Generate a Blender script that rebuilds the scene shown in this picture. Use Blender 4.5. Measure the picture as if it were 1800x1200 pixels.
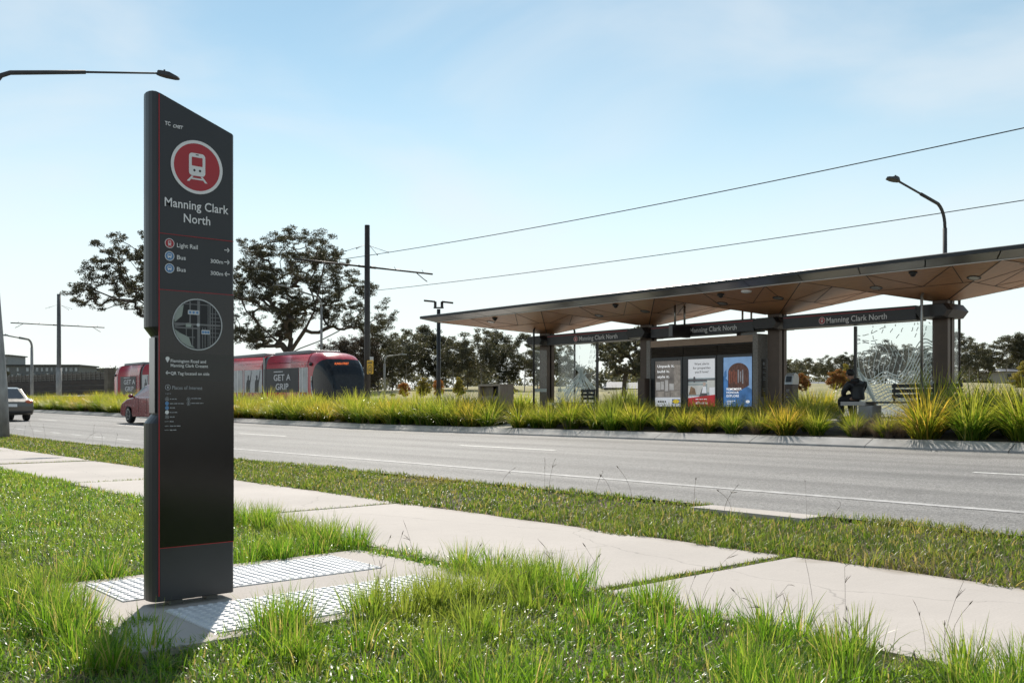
import bpy, bmesh, math, random
import numpy as np
from mathutils import Vector, Matrix, Euler

for o in list(bpy.data.objects):
    bpy.data.objects.remove(o)
scene = bpy.context.scene
COL = scene.collection
RNG = np.random.default_rng(11)
random.seed(5)
R = math.radians

# ---------------------------------------------------------------- camera
# World: X runs along the road (towards the photo's right), Y across it, Z up.
CAMZ = 1.05
FPX = 1680.0                 # focal length in pixels of the 1800 px wide photograph
HOR = 711.0                  # horizon row
HEAD = R(49.2)
AXX, AXY = -math.sin(HEAD), math.cos(HEAD)
RGX, RGY = math.cos(HEAD), math.sin(HEAD)
cam_d = bpy.data.cameras.new("camera")
cam = bpy.data.objects.new("camera", cam_d)
COL.objects.link(cam)
cam.location = (0, 0, CAMZ)
cam.rotation_euler = (R(90), 0, HEAD)
cam_d.sensor_width = 36.0
cam_d.lens = 36.0 * FPX / 1800.0
cam_d.shift_y = (HOR - 600.0) / 1800.0
cam_d.clip_start = 0.05
cam_d.clip_end = 4000
cam_d.dof.use_dof = True
cam_d.dof.focus_distance = 11.0
cam_d.dof.aperture_fstop = 13.0
scene.camera = cam

# ---------------------------------------------------------------- light
SUN_AZ = HEAD + R(8.5)       # sun stands a little left of the camera axis, beyond the shelter
SUN_EL = R(44)
SDIR = Vector((-math.sin(SUN_AZ) * math.cos(SUN_EL), math.cos(SUN_AZ) * math.cos(SUN_EL), math.sin(SUN_EL)))
sl = bpy.data.lights.new("sun", 'SUN')
sl.energy = 4.0
sl.angle = R(0.55)
sl.color = (1.0, 0.93, 0.83)
so = bpy.data.objects.new("sun", sl)
so.rotation_euler = SDIR.to_track_quat('Z', 'Y').to_euler()
so.location = SDIR * 60
COL.objects.link(so)

world = bpy.data.worlds.new("World")
scene.world = world
world.use_nodes = True
wn, wl = world.node_tree.nodes, world.node_tree.links
wn.clear()
w_out = wn.new("ShaderNodeOutputWorld")
w_bg = wn.new("ShaderNodeBackground")
w_bg.inputs["Strength"].default_value = 0.14
sky = wn.new("ShaderNodeTexSky")
sky.sky_type = 'NISHITA'
sky.sun_disc = False
sky.sun_elevation = SUN_EL
sky.sun_rotation = -SUN_AZ
sky.altitude = 580
sky.air_density = 1.0
sky.dust_density = 0.0
sky.ozone_density = 1.6
# thin high cloud and pale horizon air, as functions of the sky direction
w_tc = wn.new("ShaderNodeTexCoord")
w_sep = wn.new("ShaderNodeSeparateXYZ")
wl.new(w_tc.outputs["Generated"], w_sep.inputs[0])
w_map = wn.new("ShaderNodeMapping")
w_map.inputs["Rotation"].default_value = (0, 0.18, R(35))
w_map.inputs["Scale"].default_value = (1.3, 1.9, 5.0)
wl.new(w_tc.outputs["Generated"], w_map.inputs[0])
w_no = wn.new("ShaderNodeTexNoise")
w_no.inputs["Scale"].default_value = 1.5
w_no.inputs["Detail"].default_value = 7
w_no.inputs["Roughness"].default_value = 0.5
w_no.inputs["Distortion"].default_value = 0.5
wl.new(w_map.outputs[0], w_no.inputs["Vector"])
w_r = wn.new("ShaderNodeMapRange")
w_r.inputs["From Min"].default_value = 0.36
w_r.inputs["From Max"].default_value = 0.78
w_r.inputs["To Max"].default_value = 0.62
w_r.interpolation_type = 'SMOOTHSTEP'
wl.new(w_no.outputs["Fac"], w_r.inputs["Value"])
w_h = wn.new("ShaderNodeMapRange")
w_h.inputs["From Min"].default_value = -0.02
w_h.inputs["From Max"].default_value = 0.36
w_h.inputs["To Min"].default_value = 0.92
w_h.inputs["To Max"].default_value = 0.0
w_h.interpolation_type = 'SMOOTHSTEP'
wl.new(w_sep.outputs["Z"], w_h.inputs["Value"])
w_tint = wn.new("ShaderNodeMixRGB")
w_tint.blend_type = 'MULTIPLY'
w_tint.inputs["Fac"].default_value = 1
w_tint.inputs["Color2"].default_value = (0.90, 0.86, 0.665, 1)
wl.new(sky.outputs[0], w_tint.inputs["Color1"])
w_cl = wn.new("ShaderNodeMixRGB")                     # cloud veil
w_cl.inputs["Color2"].default_value = (4.2, 4.55, 4.80, 1)
wl.new(w_r.outputs[0], w_cl.inputs["Fac"])
wl.new(w_tint.outputs[0], w_cl.inputs["Color1"])
w_mix = wn.new("ShaderNodeMixRGB")                    # pale air near the horizon
w_mix.inputs["Color2"].default_value = (4.72, 4.9, 4.98, 1)
wl.new(w_h.outputs[0], w_mix.inputs["Fac"])
wl.new(w_cl.outputs[0], w_mix.inputs["Color1"])
wl.new(w_mix.outputs[0], w_bg.inputs["Color"])
wl.new(w_bg.outputs[0], w_out.inputs["Surface"])

scene.view_settings.view_transform = 'Standard'
scene.view_settings.look = 'None'
scene.view_settings.exposure = 0.48
scene.view_settings.gamma = 1.0
scene.view_settings.use_curve_mapping = False
scene.cycles.max_bounces = 8
scene.cycles.transparent_max_bounces = 16
scene.cycles.sample_clamp_indirect = 8

# ---------------------------------------------------------------- picture <-> place
def ray(px, py):
    x = (px - 900.0) / FPX
    return AXX + RGX * x, AXY + RGY * x, (HOR - py) / FPX

def on_v(px, py, v):
    a, b, c = ray(px, py); t = v / b
    return Vector((a * t, v, CAMZ + c * t))

def on_u(px, py, u):
    a, b, c = ray(px, py); t = u / a
    return Vector((u, b * t, CAMZ + c * t))

def at_d(px, py, d):
    a, b, c = ray(px, py)
    return Vector((a * d, b * d, CAMZ + c * d))

def g(u):
    return 0.008 * np.clip(-25 - np.asarray(u, float), 0, 120)

_PV = [-400, 5.85, 7.2, 15.7, 15.95, 19.3, 22.9, 23.1, 29.0, 30.0, 110.0, 2500.0]
_PZ = [0, 0, .117, .292, .44, .64, .64, .5, .5, .57, 3.15, 14.0]
def H(u, v):
    return np.interp(v, _PV, _PZ) + g(u)
def road_z(u, v):
    return 0.144 + 0.0206 * (np.asarray(v, float) - 8.5) + g(u)

# ---------------------------------------------------------------- materials
MATS = {}
def nodes_of(name):
    m = bpy.data.materials.new(name)
    m.use_nodes = True
    nt = m.node_tree
    for n in list(nt.nodes):
        nt.nodes.remove(n)
    out = nt.nodes.new("ShaderNodeOutputMaterial")
    return m, nt, out

def mat(name, col, rough=0.55, metal=0.0, var=0.12, scale=6.0, bump=0.0, bscale=40.0, spec=0.5, coat=0.0, stretch=None, col2=None, detail=5):
    if name in MATS:
        return MATS[name]
    m, nt, out = nodes_of(name)
    b = nt.nodes.new("ShaderNodeBsdfPrincipled")
    b.inputs["Roughness"].default_value = rough
    b.inputs["Metallic"].default_value = metal
    b.inputs["Specular IOR Level"].default_value = spec
    b.inputs["Coat Weight"].default_value = coat
    tc = nt.nodes.new("ShaderNodeTexCoord")
    vec = tc.outputs["Object"]
    if stretch:
        mp = nt.nodes.new("ShaderNodeMapping")
        mp.inputs["Scale"].default_value = stretch
        nt.links.new(vec, mp.inputs[0]); vec = mp.outputs[0]
    no = nt.nodes.new("ShaderNodeTexNoise")
    no.inputs["Scale"].default_value = scale
    no.inputs["Detail"].default_value = detail
    nt.links.new(vec, no.inputs["Vector"])
    rp = nt.nodes.new("ShaderNodeValToRGB")
    c = np.array(col, float)
    lo = c * (1 - var); hi = np.array(col2, float) if col2 is not None else np.minimum(c * (1 + var), 1)
    rp.color_ramp.elements[0].position = 0.3
    rp.color_ramp.elements[1].position = 0.7
    rp.color_ramp.elements[0].color = (*lo, 1)
    rp.color_ramp.elements[1].color = (*hi, 1)
    nt.links.new(no.outputs["Fac"], rp.inputs[0])
    nt.links.new(rp.outputs[0], b.inputs["Base Color"])
    mr = nt.nodes.new("ShaderNodeMapRange")
    mr.inputs["To Min"].default_value = max(0.02, rough - 0.08)
    mr.inputs["To Max"].default_value = min(1, rough + 0.08)
    nt.links.new(no.outputs["Fac"], mr.inputs["Value"])
    nt.links.new(mr.outputs[0], b.inputs["Roughness"])
    if bump:
        n2 = nt.nodes.new("ShaderNodeTexNoise")
        n2.inputs["Scale"].default_value = bscale
        n2.inputs["Detail"].default_value = 6
        nt.links.new(vec, n2.inputs["Vector"])
        bp = nt.nodes.new("ShaderNodeBump")
        bp.inputs["Strength"].default_value = min(1, bump)
        bp.inputs["Distance"].default_value = 0.02
        nt.links.new(n2.outputs["Fac"], bp.inputs["Height"])
        nt.links.new(bp.outputs[0], b.inputs["Normal"])
    nt.links.new(b.outputs[0], out.inputs[0])
    MATS[name] = m
    return m

def leaf_mat(name, stops, trans=0.4, rough=0.42, spec=0.4, tboost=1.5, tip=None, patch=None, tcol=None, vary=None):
    """Blades and leaves: one colour per leaf (random per island), light passing through."""
    m, nt, out = nodes_of(name)
    ge = nt.nodes.new("ShaderNodeNewGeometry")
    rp = nt.nodes.new("ShaderNodeValToRGB")
    els = rp.color_ramp.elements
    while len(els) < len(stops):
        els.new(0.5)
    for e, (p, c) in zip(els, stops):
        e.position = p; e.color = (*c, 1)
    nt.links.new(ge.outputs["Random Per Island"], rp.inputs[0])
    colr = rp.outputs[0]
    if patch:
        tc = nt.nodes.new("ShaderNodeTexCoord")
        no = nt.nodes.new("ShaderNodeTexNoise")
        no.inputs["Scale"].default_value = patch[0]
        no.inputs["Detail"].default_value = 3
        nt.links.new(tc.outputs["Object"], no.inputs["Vector"])
        mr = nt.nodes.new("ShaderNodeMapRange")
        mr.inputs["From Min"].default_value = patch[2]
        mr.inputs["From Max"].default_value = patch[3]
        nt.links.new(no.outputs["Fac"], mr.inputs["Value"])
        mx = nt.nodes.new("ShaderNodeMixRGB")
        mx.inputs["Color2"].default_value = (*patch[1], 1)
        nt.links.new(mr.outputs[0], mx.inputs["Fac"])
        nt.links.new(colr, mx.inputs["Color1"])
        colr = mx.outputs[0]
    if tip:
        at = nt.nodes.new("ShaderNodeAttribute")
        at.attribute_name = "along"
        mr = nt.nodes.new("ShaderNodeMapRange")
        mr.inputs["From Min"].default_value = tip[1]
        mr.inputs["From Max"].default_value = 1.0
        mr.inputs["To Max"].default_value = tip[2]
        nt.links.new(at.outputs["Fac"], mr.inputs["Value"])
        mx = nt.nodes.new("ShaderNodeMixRGB")
        mx.inputs["Color2"].default_value = (*tip[0], 1)
        nt.links.new(mr.outputs[0], mx.inputs["Fac"])
        nt.links.new(colr, mx.inputs["Color1"])
        colr = mx.outputs[0]
    if vary:                                   # each plant leans towards its own colour
        oi = nt.nodes.new("ShaderNodeObjectInfo")
        vr = nt.nodes.new("ShaderNodeValToRGB")
        while len(vr.color_ramp.elements) < len(vary):
            vr.color_ramp.elements.new(.5)
        for e, (p, c) in zip(vr.color_ramp.elements, vary):
            e.position = p; e.color = (*c, 1)
        nt.links.new(oi.outputs["Random"], vr.inputs[0])
        mv = nt.nodes.new("ShaderNodeMixRGB"); mv.blend_type = 'MULTIPLY'; mv.inputs["Fac"].default_value = 1
        nt.links.new(colr, mv.inputs["Color1"]); nt.links.new(vr.outputs[0], mv.inputs["Color2"])
        colr = mv.outputs[0]
    b = nt.nodes.new("ShaderNodeBsdfPrincipled")
    b.inputs["Roughness"].default_value = rough
    b.inputs["Specular IOR Level"].default_value = spec
    nt.links.new(colr, b.inputs["Base Color"])
    t = nt.nodes.new("ShaderNodeBsdfTranslucent")
    mu = nt.nodes.new("ShaderNodeMixRGB")
    mu.blend_type = 'MULTIPLY'
    mu.inputs["Fac"].default_value = 1
    mu.inputs["Color2"].default_value = (*(tcol or (tboost * 1.05, tboost, tboost * 0.6)), 1)
    nt.links.new(colr, mu.inputs["Color1"])
    nt.links.new(mu.outputs[0], t.inputs["Color"])
    ms = nt.nodes.new("ShaderNodeMixShader")
    ms.inputs[0].default_value = trans
    nt.links.new(b.outputs[0], ms.inputs[1])
    nt.links.new(t.outputs[0], ms.inputs[2])
    nt.links.new(ms.outputs[0], out.inputs[0])
    MATS[name] = m
    return m

def glass_mat(name, tint=(0.93, 0.96, 0.95), refl=1.0, rough=0.02):
    m, nt, out = nodes_of(name)
    t = nt.nodes.new("ShaderNodeBsdfTransparent")
    t.inputs["Color"].default_value = (*tint, 1)
    gl = nt.nodes.new("ShaderNodeBsdfGlossy")
    gl.inputs["Roughness"].default_value = rough
    lw = nt.nodes.new("ShaderNodeLayerWeight")
    lw.inputs["Blend"].default_value = 0.5
    po = nt.nodes.new("ShaderNodeMath"); po.operation = 'POWER'
    po.inputs[1].default_value = 4.0
    nt.links.new(lw.outputs["Facing"], po.inputs[0])
    mu = nt.nodes.new("ShaderNodeMath"); mu.operation = 'MULTIPLY_ADD'
    mu.inputs[1].default_value = 0.5 * refl
    mu.inputs[2].default_value = 0.03 * refl
    nt.links.new(po.outputs[0], mu.inputs[0])
    ms = nt.nodes.new("ShaderNodeMixShader")
    nt.links.new(mu.outputs[0], ms.inputs[0])
    nt.links.new(t.outputs[0], ms.inputs[1])
    nt.links.new(gl.outputs[0], ms.inputs[2])
    nt.links.new(ms.outputs[0], out.inputs[0])
    MATS[name] = m
    return m

def emit_mat(name, col, strength):
    m, nt, out = nodes_of(name)
    e = nt.nodes.new("ShaderNodeEmission")
    e.inputs[0].default_value = (*col, 1); e.inputs[1].default_value = strength
    nt.links.new(e.outputs[0], out.inputs[0])
    MATS[name] = m
    return m

# ---------------------------------------------------------------- objects
ORIGIN = {}
def tag(o, label=None, cat=None, group=None, kind=None):
    if label: o["label"] = label
    if cat: o["category"] = cat
    if group: o["group"] = group
    if kind: o["kind"] = kind
    return o

def thing(name, loc, label, cat, group=None):
    o = bpy.data.objects.new(name, None)
    o.empty_display_size = 0.2
    COL.objects.link(o)
    o.location = loc
    ORIGIN[o.name] = Vector(loc)
    return tag(o, label, cat, group)

def link_mesh(me, name, mats, parent=None, org=None):
    o = bpy.data.objects.new(name, me)
    COL.objects.link(o)
    for m in (mats if isinstance(mats, (list, tuple)) else [mats]):
        me.materials.append(m)
    if parent is not None:
        o.parent = parent
        ORIGIN[o.name] = ORIGIN.get(parent.name, Vector((0, 0, 0)))
    elif org is not None:
        o.location = org
        ORIGIN[o.name] = Vector(org)
    else:
        ORIGIN[o.name] = Vector((0, 0, 0))
    return o

def np_mesh(name, V, Q, along=None, smooth=False):
    """V (n,3), Q (m,k) with k = 3 or 4."""
    me = bpy.data.meshes.new(name)
    n, (m, k) = len(V), Q.shape
    me.vertices.add(n)
    me.vertices.foreach_set("co", np.ascontiguousarray(V, np.float32).ravel())
    me.loops.add(m * k)
    me.loops.foreach_set("vertex_index", np.ascontiguousarray(Q, np.int32).ravel())
    me.polygons.add(m)
    me.polygons.foreach_set("loop_start", np.arange(0, m * k, k, dtype=np.int32))
    if smooth:
        me.polygons.foreach_set("use_smooth", np.ones(m, bool))
    if along is not None:
        a = me.attributes.new("along", 'FLOAT', 'POINT')
        a.data.foreach_set("value", np.ascontiguousarray(along, np.float32))
    me.update(calc_edges=True)
    return me

class MB:
    def __init__(s):
        s.v, s.f, s.mi, s.sm = [], [], [], []
    def add(s, vs, fs, mi=0, smooth=False):
        b = len(s.v)
        s.v.extend([tuple(p) for p in vs])
        for f in fs:
            s.f.append([b + i for i in f]); s.mi.append(mi); s.sm.append(smooth)
        return s
    def box(s, x0, x1, y0, y1, z0, z1, mi=0):
        vs = [(x, y, z) for z in (z0, z1) for y in (y0, y1) for x in (x0, x1)]
        return s.add(vs, [(0, 2, 3, 1), (4, 5, 7, 6), (0, 1, 5, 4), (2, 6, 7, 3), (0, 4, 6, 2), (1, 3, 7, 5)], mi)
    def obox(s, c, size, rot=None, mi=0):
        M = rot or Matrix.Identity(3)
        hx, hy, hz = [k / 2 for k in size]
        vs = [Vector(c) + M @ Vector((x, y, z)) for z in (-hz, hz) for y in (-hy, hy) for x in (-hx, hx)]
        return s.add(vs, [(0, 2, 3, 1), (4, 5, 7, 6), (0, 1, 5, 4), (2, 6, 7, 3), (0, 4, 6, 2), (1, 3, 7, 5)], mi)
    def bar(s, a, b, w, h, mi=0):
        a, b = Vector(a), Vector(b)
        d = (b - a).normalized()
        up = Vector((0, 0, 1)) if abs(d.z) < 0.95 else Vector((1, 0, 0))
        x = d.cross(up).normalized() * (w / 2); y = x.cross(d).normalized() * (h / 2)
        vs = [p + i * x + j * y for p in (a, b) for j in (-1, 1) for i in (-1, 1)]
        return s.add(vs, [(0, 2, 3, 1), (4, 5, 7, 6), (0, 1, 5, 4), (2, 6, 7, 3), (0, 4, 6, 2), (1, 3, 7, 5)], mi)
    def tube(s, pts, rad, n=8, mi=0, caps=True, smooth=True):
        pts = [Vector(p) for p in pts]
        if not isinstance(rad, (list, tuple)): rad = [rad] * len(pts)
        rings = []
        ref = None
        for i, p in enumerate(pts):
            d = (pts[min(i + 1, len(pts) - 1)] - pts[max(i - 1, 0)]).normalized()
            if ref is None:
                ref = Vector((0, 0, 1)) if abs(d.z) < 0.9 else Vector((1, 0, 0))
            x = d.cross(ref).normalized(); y = d.cross(x).normalized()
            ref = y.cross(d) if False else ref
            rings.append([p + rad[i] * (math.cos(2 * math.pi * k / n) * x + math.sin(2 * math.pi * k / n) * y) for k in range(n)])
        vs = [q for r in rings for q in r]
        fs = []
        for i in range(len(pts) - 1):
            for k in range(n):
                k2 = (k + 1) % n
                fs.append((i * n + k, i * n + k2, (i + 1) * n + k2, (i + 1) * n + k))
        s.add(vs, fs, mi, smooth)
        if caps:
            b = len(s.v) - len(vs)
            s.f.append([b + k for k in range(n)][::-1]); s.mi.append(mi); s.sm.append(False)
            s.f.append([b + (len(pts) - 1) * n + k for k in range(n)]); s.mi.append(mi); s.sm.append(False)
        return s
    def prism(s, poly, o, xd, yd, zd, mi=0, smooth=False):
        """poly: 2D outline in (xd, yd) from o, pushed along vector zd."""
        o, xd, yd, zd = Vector(o), Vector(xd), Vector(yd), Vector(zd)
        n = len(poly)
        a = [o + xd * float(x) + yd * float(y) for x, y in poly]
        vs = a + [p + zd for p in a]
        fs = [tuple(range(n))[::-1], tuple(range(n, 2 * n))]
        s.add(vs, fs, mi)
        b = len(s.v) - 2 * n
        for k in range(n):
            k2 = (k + 1) % n
            s.f.append([b + k, b + k2, b + n + k2, b + n + k]); s.mi.append(mi); s.sm.append(smooth)
        return s
    def flat(s, poly, o, xd, yd, mi=0):
        o, xd, yd = Vector(o), Vector(xd), Vector(yd)
        return s.add([o + xd * float(x) + yd * float(y) for x, y in poly], [tuple(range(len(poly)))], mi)
    def sphere(s, c, r, n=12, m=8, mi=0):
        c = Vector(c); r = Vector(r) if hasattr(r, '__len__') else Vector((r, r, r))
        vs = [c + Vector((r.x * math.sin(math.pi * j / m) * math.cos(2 * math.pi * i / n), r.y * math.sin(math.pi * j / m) * math.sin(2 * math.pi * i / n), r.z * math.cos(math.pi * j / m))) for j in range(m + 1) for i in range(n)]
        fs = [(j * n + i, (j + 1) * n + i, (j + 1) * n + (i + 1) % n, j * n + (i + 1) % n) for j in range(m) for i in range(n)]
        return s.add(vs, fs, mi, True)
    def text(s, body, o, xd, yd, width=None, height=None, align='l', bold=0.0, mi=0, squash=1.0, slant=0.0):
        V, F = text_geo(body, bold)
        x0, x1 = V[:, 0].min(), V[:, 0].max()
        kx = ky = 1.0
        if width and height:
            kx, ky = width / (x1 - x0), height / 0.72
        elif width:
            kx = width / (x1 - x0); ky = kx / squash
        else:
            ky = height / 0.72; kx = ky * squash
        ax = {'l': x0, 'c': (x0 + x1) / 2, 'r': x1}[align]
        o, xd, yd = Vector(o), Vector(xd), Vector(yd)
        return s.add([o + xd * float((p[0] - ax) * kx + slant * p[1] * ky) + yd * float(p[1] * ky) for p in V], F, mi)
    def build(s, name, mats, parent=None, bevel=0.0, org=None, local=False, seg=2, weld=False):
        me = bpy.data.meshes.new(name)
        off = Vector((0, 0, 0))
        if not local:
            if parent is not None: off = ORIGIN.get(parent.name, off)
            elif org is not None: off = Vector(org)
        me.from_pydata([(p[0] - off.x, p[1] - off.y, p[2] - off.z) for p in s.v], [], s.f)
        me.polygons.foreach_set("material_index", s.mi)
        me.polygons.foreach_set("use_smooth", s.sm)
        if weld:
            bm = bmesh.new(); bm.from_mesh(me)
            bmesh.ops.remove_doubles(bm, verts=bm.verts, dist=1e-5)
            bmesh.ops.recalc_face_normals(bm, faces=bm.faces)
            bm.to_mesh(me); bm.free()
        me.update()
        o = link_mesh(me, name, mats, parent, org)
        if bevel:
            md = o.modifiers.new("edge", 'BEVEL')
            md.width = bevel; md.segments = seg; md.limit_method = 'ANGLE'; md.angle_limit = R(40)
        return o

_TX = {}
def text_geo(body, bold=0.0):
    key = (body, bold)
    if key not in _TX:
        cu = bpy.data.curves.new("lettering", 'FONT')
        cu.body = body; cu.size = 1.0; cu.resolution_u = 3; cu.offset = bold
        cu.space_character = 1.0 + bold * 1.5
        ob = bpy.data.objects.new("lettering", cu)
        me = bpy.data.meshes.new_from_object(ob)
        V = np.array([v.co[:2] for v in me.vertices]); F = [tuple(p.vertices) for p in me.polygons]
        bpy.data.objects.remove(ob); bpy.data.meshes.remove(me); bpy.data.curves.remove(cu)
        _TX[key] = (V, F)
    return _TX[key]

def circle(r, n=40, cx=0, cy=0, a0=0, a1=2 * math.pi, ry=None):
    ry = ry or r
    return [(cx + r * math.cos(a0 + (a1 - a0) * k / n), cy + ry * math.sin(a0 + (a1 - a0) * k / n)) for k in range(n if abs(a1 - a0 - 2 * math.pi) < 1e-6 else n + 1)]

def rrect(w, h, r, cx=0, cy=0, n=5):
    P = []
    for sx, sy, a in ((1, 1, 0), (-1, 1, 90), (-1, -1, 180), (1, -1, 270)):
        for k in range(n + 1):
            t = R(a + 90 * k / n)
            P.append((cx + sx * (w / 2 - r) + r * math.cos(t), cy + sy * (h / 2 - r) + r * math.sin(t)))
    return P

def ring(mb, r0, r1, o, xd, yd, mi=0, n=48):
    o, xd, yd = Vector(o), Vector(xd), Vector(yd)
    vs = [o + r * (math.cos(2 * math.pi * k / n) * xd + math.sin(2 * math.pi * k / n) * yd) for r in (r0, r1) for k in range(n)]
    mb.add(vs, [(k, n + k, n + (k + 1) % n, (k + 1) % n) for k in range(n)], mi)

def copy_tree(o, parent=None):
    c = o.copy()
    COL.objects.link(c)
    if parent is not None: c.parent = parent
    for ch in [x for x in o.children]:
        copy_tree(ch, c)
    return c

XU, YV, ZU = Vector((1, 0, 0)), Vector((0, 1, 0)), Vector((0, 0, 1))
# ================================================================ surfaces
M_soil = mat("soil", (0.10, 0.075, 0.05), 0.95, var=0.4, scale=9, bump=0.8, bscale=60)
M_field = mat("dry_grass_ground", (0.20, 0.19, 0.075), 0.95, var=0.3, scale=0.25, bump=1.0, bscale=3.0, col2=(0.36, 0.31, 0.15))
M_mulch = mat("mulch", (0.055, 0.042, 0.034), 0.95, var=0.5, scale=14, bump=1.0, bscale=50)
M_conc = mat("path_concrete", (0.46, 0.415, 0.378), 0.85, var=0.14, scale=1.1, bump=0.3, bscale=150, detail=12)
M_conc2 = mat("kerb_concrete", (0.33, 0.32, 0.31), 0.85, var=0.2, scale=3.0, bump=0.4, bscale=120)
M_pave = mat("platform_paving", (0.46, 0.43, 0.40), 0.8, var=0.1, scale=3.0, bump=0.2, bscale=90)
M_line = mat("road_paint", (0.70, 0.69, 0.66), 0.6, var=0.18, scale=14, bump=0.4, bscale=140)

def asphalt():
    m, nt, out = nodes_of("asphalt")
    b = nt.nodes.new("ShaderNodeBsdfPrincipled")
    tc = nt.nodes.new("ShaderNodeTexCoord")
    vo = nt.nodes.new("ShaderNodeTexVoronoi"); vo.inputs["Scale"].default_value = 75
    nt.links.new(tc.outputs["Object"], vo.inputs["Vector"])
    hs = nt.nodes.new("ShaderNodeRGBToBW"); nt.links.new(vo.outputs["Color"], hs.inputs[0])
    mp = nt.nodes.new("ShaderNodeMapping"); mp.inputs["Scale"].default_value = (0.12, 1.6, 1)
    nt.links.new(tc.outputs["Object"], mp.inputs[0])
    no = nt.nodes.new("ShaderNodeTexNoise"); no.inputs["Scale"].default_value = 1.0; no.inputs["Detail"].default_value = 6
    nt.links.new(mp.outputs[0], no.inputs["Vector"])
    r1 = nt.nodes.new("ShaderNodeValToRGB")
    r1.color_ramp.elements[0].color = (0.085, 0.082, 0.080, 1); r1.color_ramp.elements[1].color = (0.36, 0.35, 0.34, 1)
    nt.links.new(hs.outputs[0], r1.inputs[0])
    r2 = nt.nodes.new("ShaderNodeValToRGB")
    r2.color_ramp.elements[0].position = .3; r2.color_ramp.elements[1].position = .75
    r2.color_ramp.elements[0].color = (0.72, 0.72, 0.72, 1); r2.color_ramp.elements[1].color = (1.15, 1.14, 1.12, 1)
    nt.links.new(no.outputs["Fac"], r2.inputs[0])
    mu = nt.nodes.new("ShaderNodeMixRGB"); mu.blend_type = 'MULTIPLY'; mu.inputs["Fac"].default_value = 1
    nt.links.new(r1.outputs[0], mu.inputs["Color1"]); nt.links.new(r2.outputs[0], mu.inputs["Color2"])
    sx = nt.nodes.new("ShaderNodeSeparateXYZ"); nt.links.new(tc.outputs["Object"], sx.inputs[0])
    wv = nt.nodes.new("ShaderNodeMapRange"); wv.interpolation_type = 'SMOOTHERSTEP'
    pp = nt.nodes.new("ShaderNodeMath"); pp.operation = 'PINGPONG'; pp.inputs[1].default_value = .86
    ad = nt.nodes.new("ShaderNodeMath"); ad.operation = 'ADD'; ad.inputs[1].default_value = -8.68 + 17.2
    nt.links.new(sx.outputs["Y"], ad.inputs[0]); nt.links.new(ad.outputs[0], pp.inputs[0])
    wv.inputs["From Min"].default_value = .40; wv.inputs["From Max"].default_value = .86; wv.inputs["To Min"].default_value = 1.04; wv.inputs["To Max"].default_value = .84
    nt.links.new(pp.outputs[0], wv.inputs["Value"])
    n3 = nt.nodes.new("ShaderNodeTexNoise"); n3.inputs["Scale"].default_value = .9; n3.inputs["Detail"].default_value = 8
    nt.links.new(tc.outputs["Object"], n3.inputs["Vector"])
    st = nt.nodes.new("ShaderNodeMapRange"); st.inputs["From Min"].default_value = .62; st.inputs["From Max"].default_value = .72; st.inputs["To Min"].default_value = 1; st.inputs["To Max"].default_value = .80
    nt.links.new(n3.outputs["Fac"], st.inputs["Value"])
    m2 = nt.nodes.new("ShaderNodeMath"); m2.operation = 'MULTIPLY'
    nt.links.new(wv.outputs[0], m2.inputs[0]); nt.links.new(st.outputs[0], m2.inputs[1])
    mu2 = nt.nodes.new("ShaderNodeMixRGB"); mu2.blend_type = 'MULTIPLY'; mu2.inputs["Fac"].default_value = 1
    nt.links.new(mu.outputs[0], mu2.inputs["Color1"]); nt.links.new(m2.outputs[0], mu2.inputs["Color2"])
    nt.links.new(mu2.outputs[0], b.inputs["Base Color"])
    b.inputs["Roughness"].default_value = 0.72
    b.inputs["Specular IOR Level"].default_value = 0.35
    bp = nt.nodes.new("ShaderNodeBump"); bp.inputs["Strength"].default_value = 0.8; bp.inputs["Distance"].default_value = 0.008
    nt.links.new(vo.outputs["Distance"], bp.inputs["Height"]); nt.links.new(bp.outputs[0], b.inputs["Normal"])
    nt.links.new(b.outputs[0], out.inputs[0])
    return m
M_road = asphalt()
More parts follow.
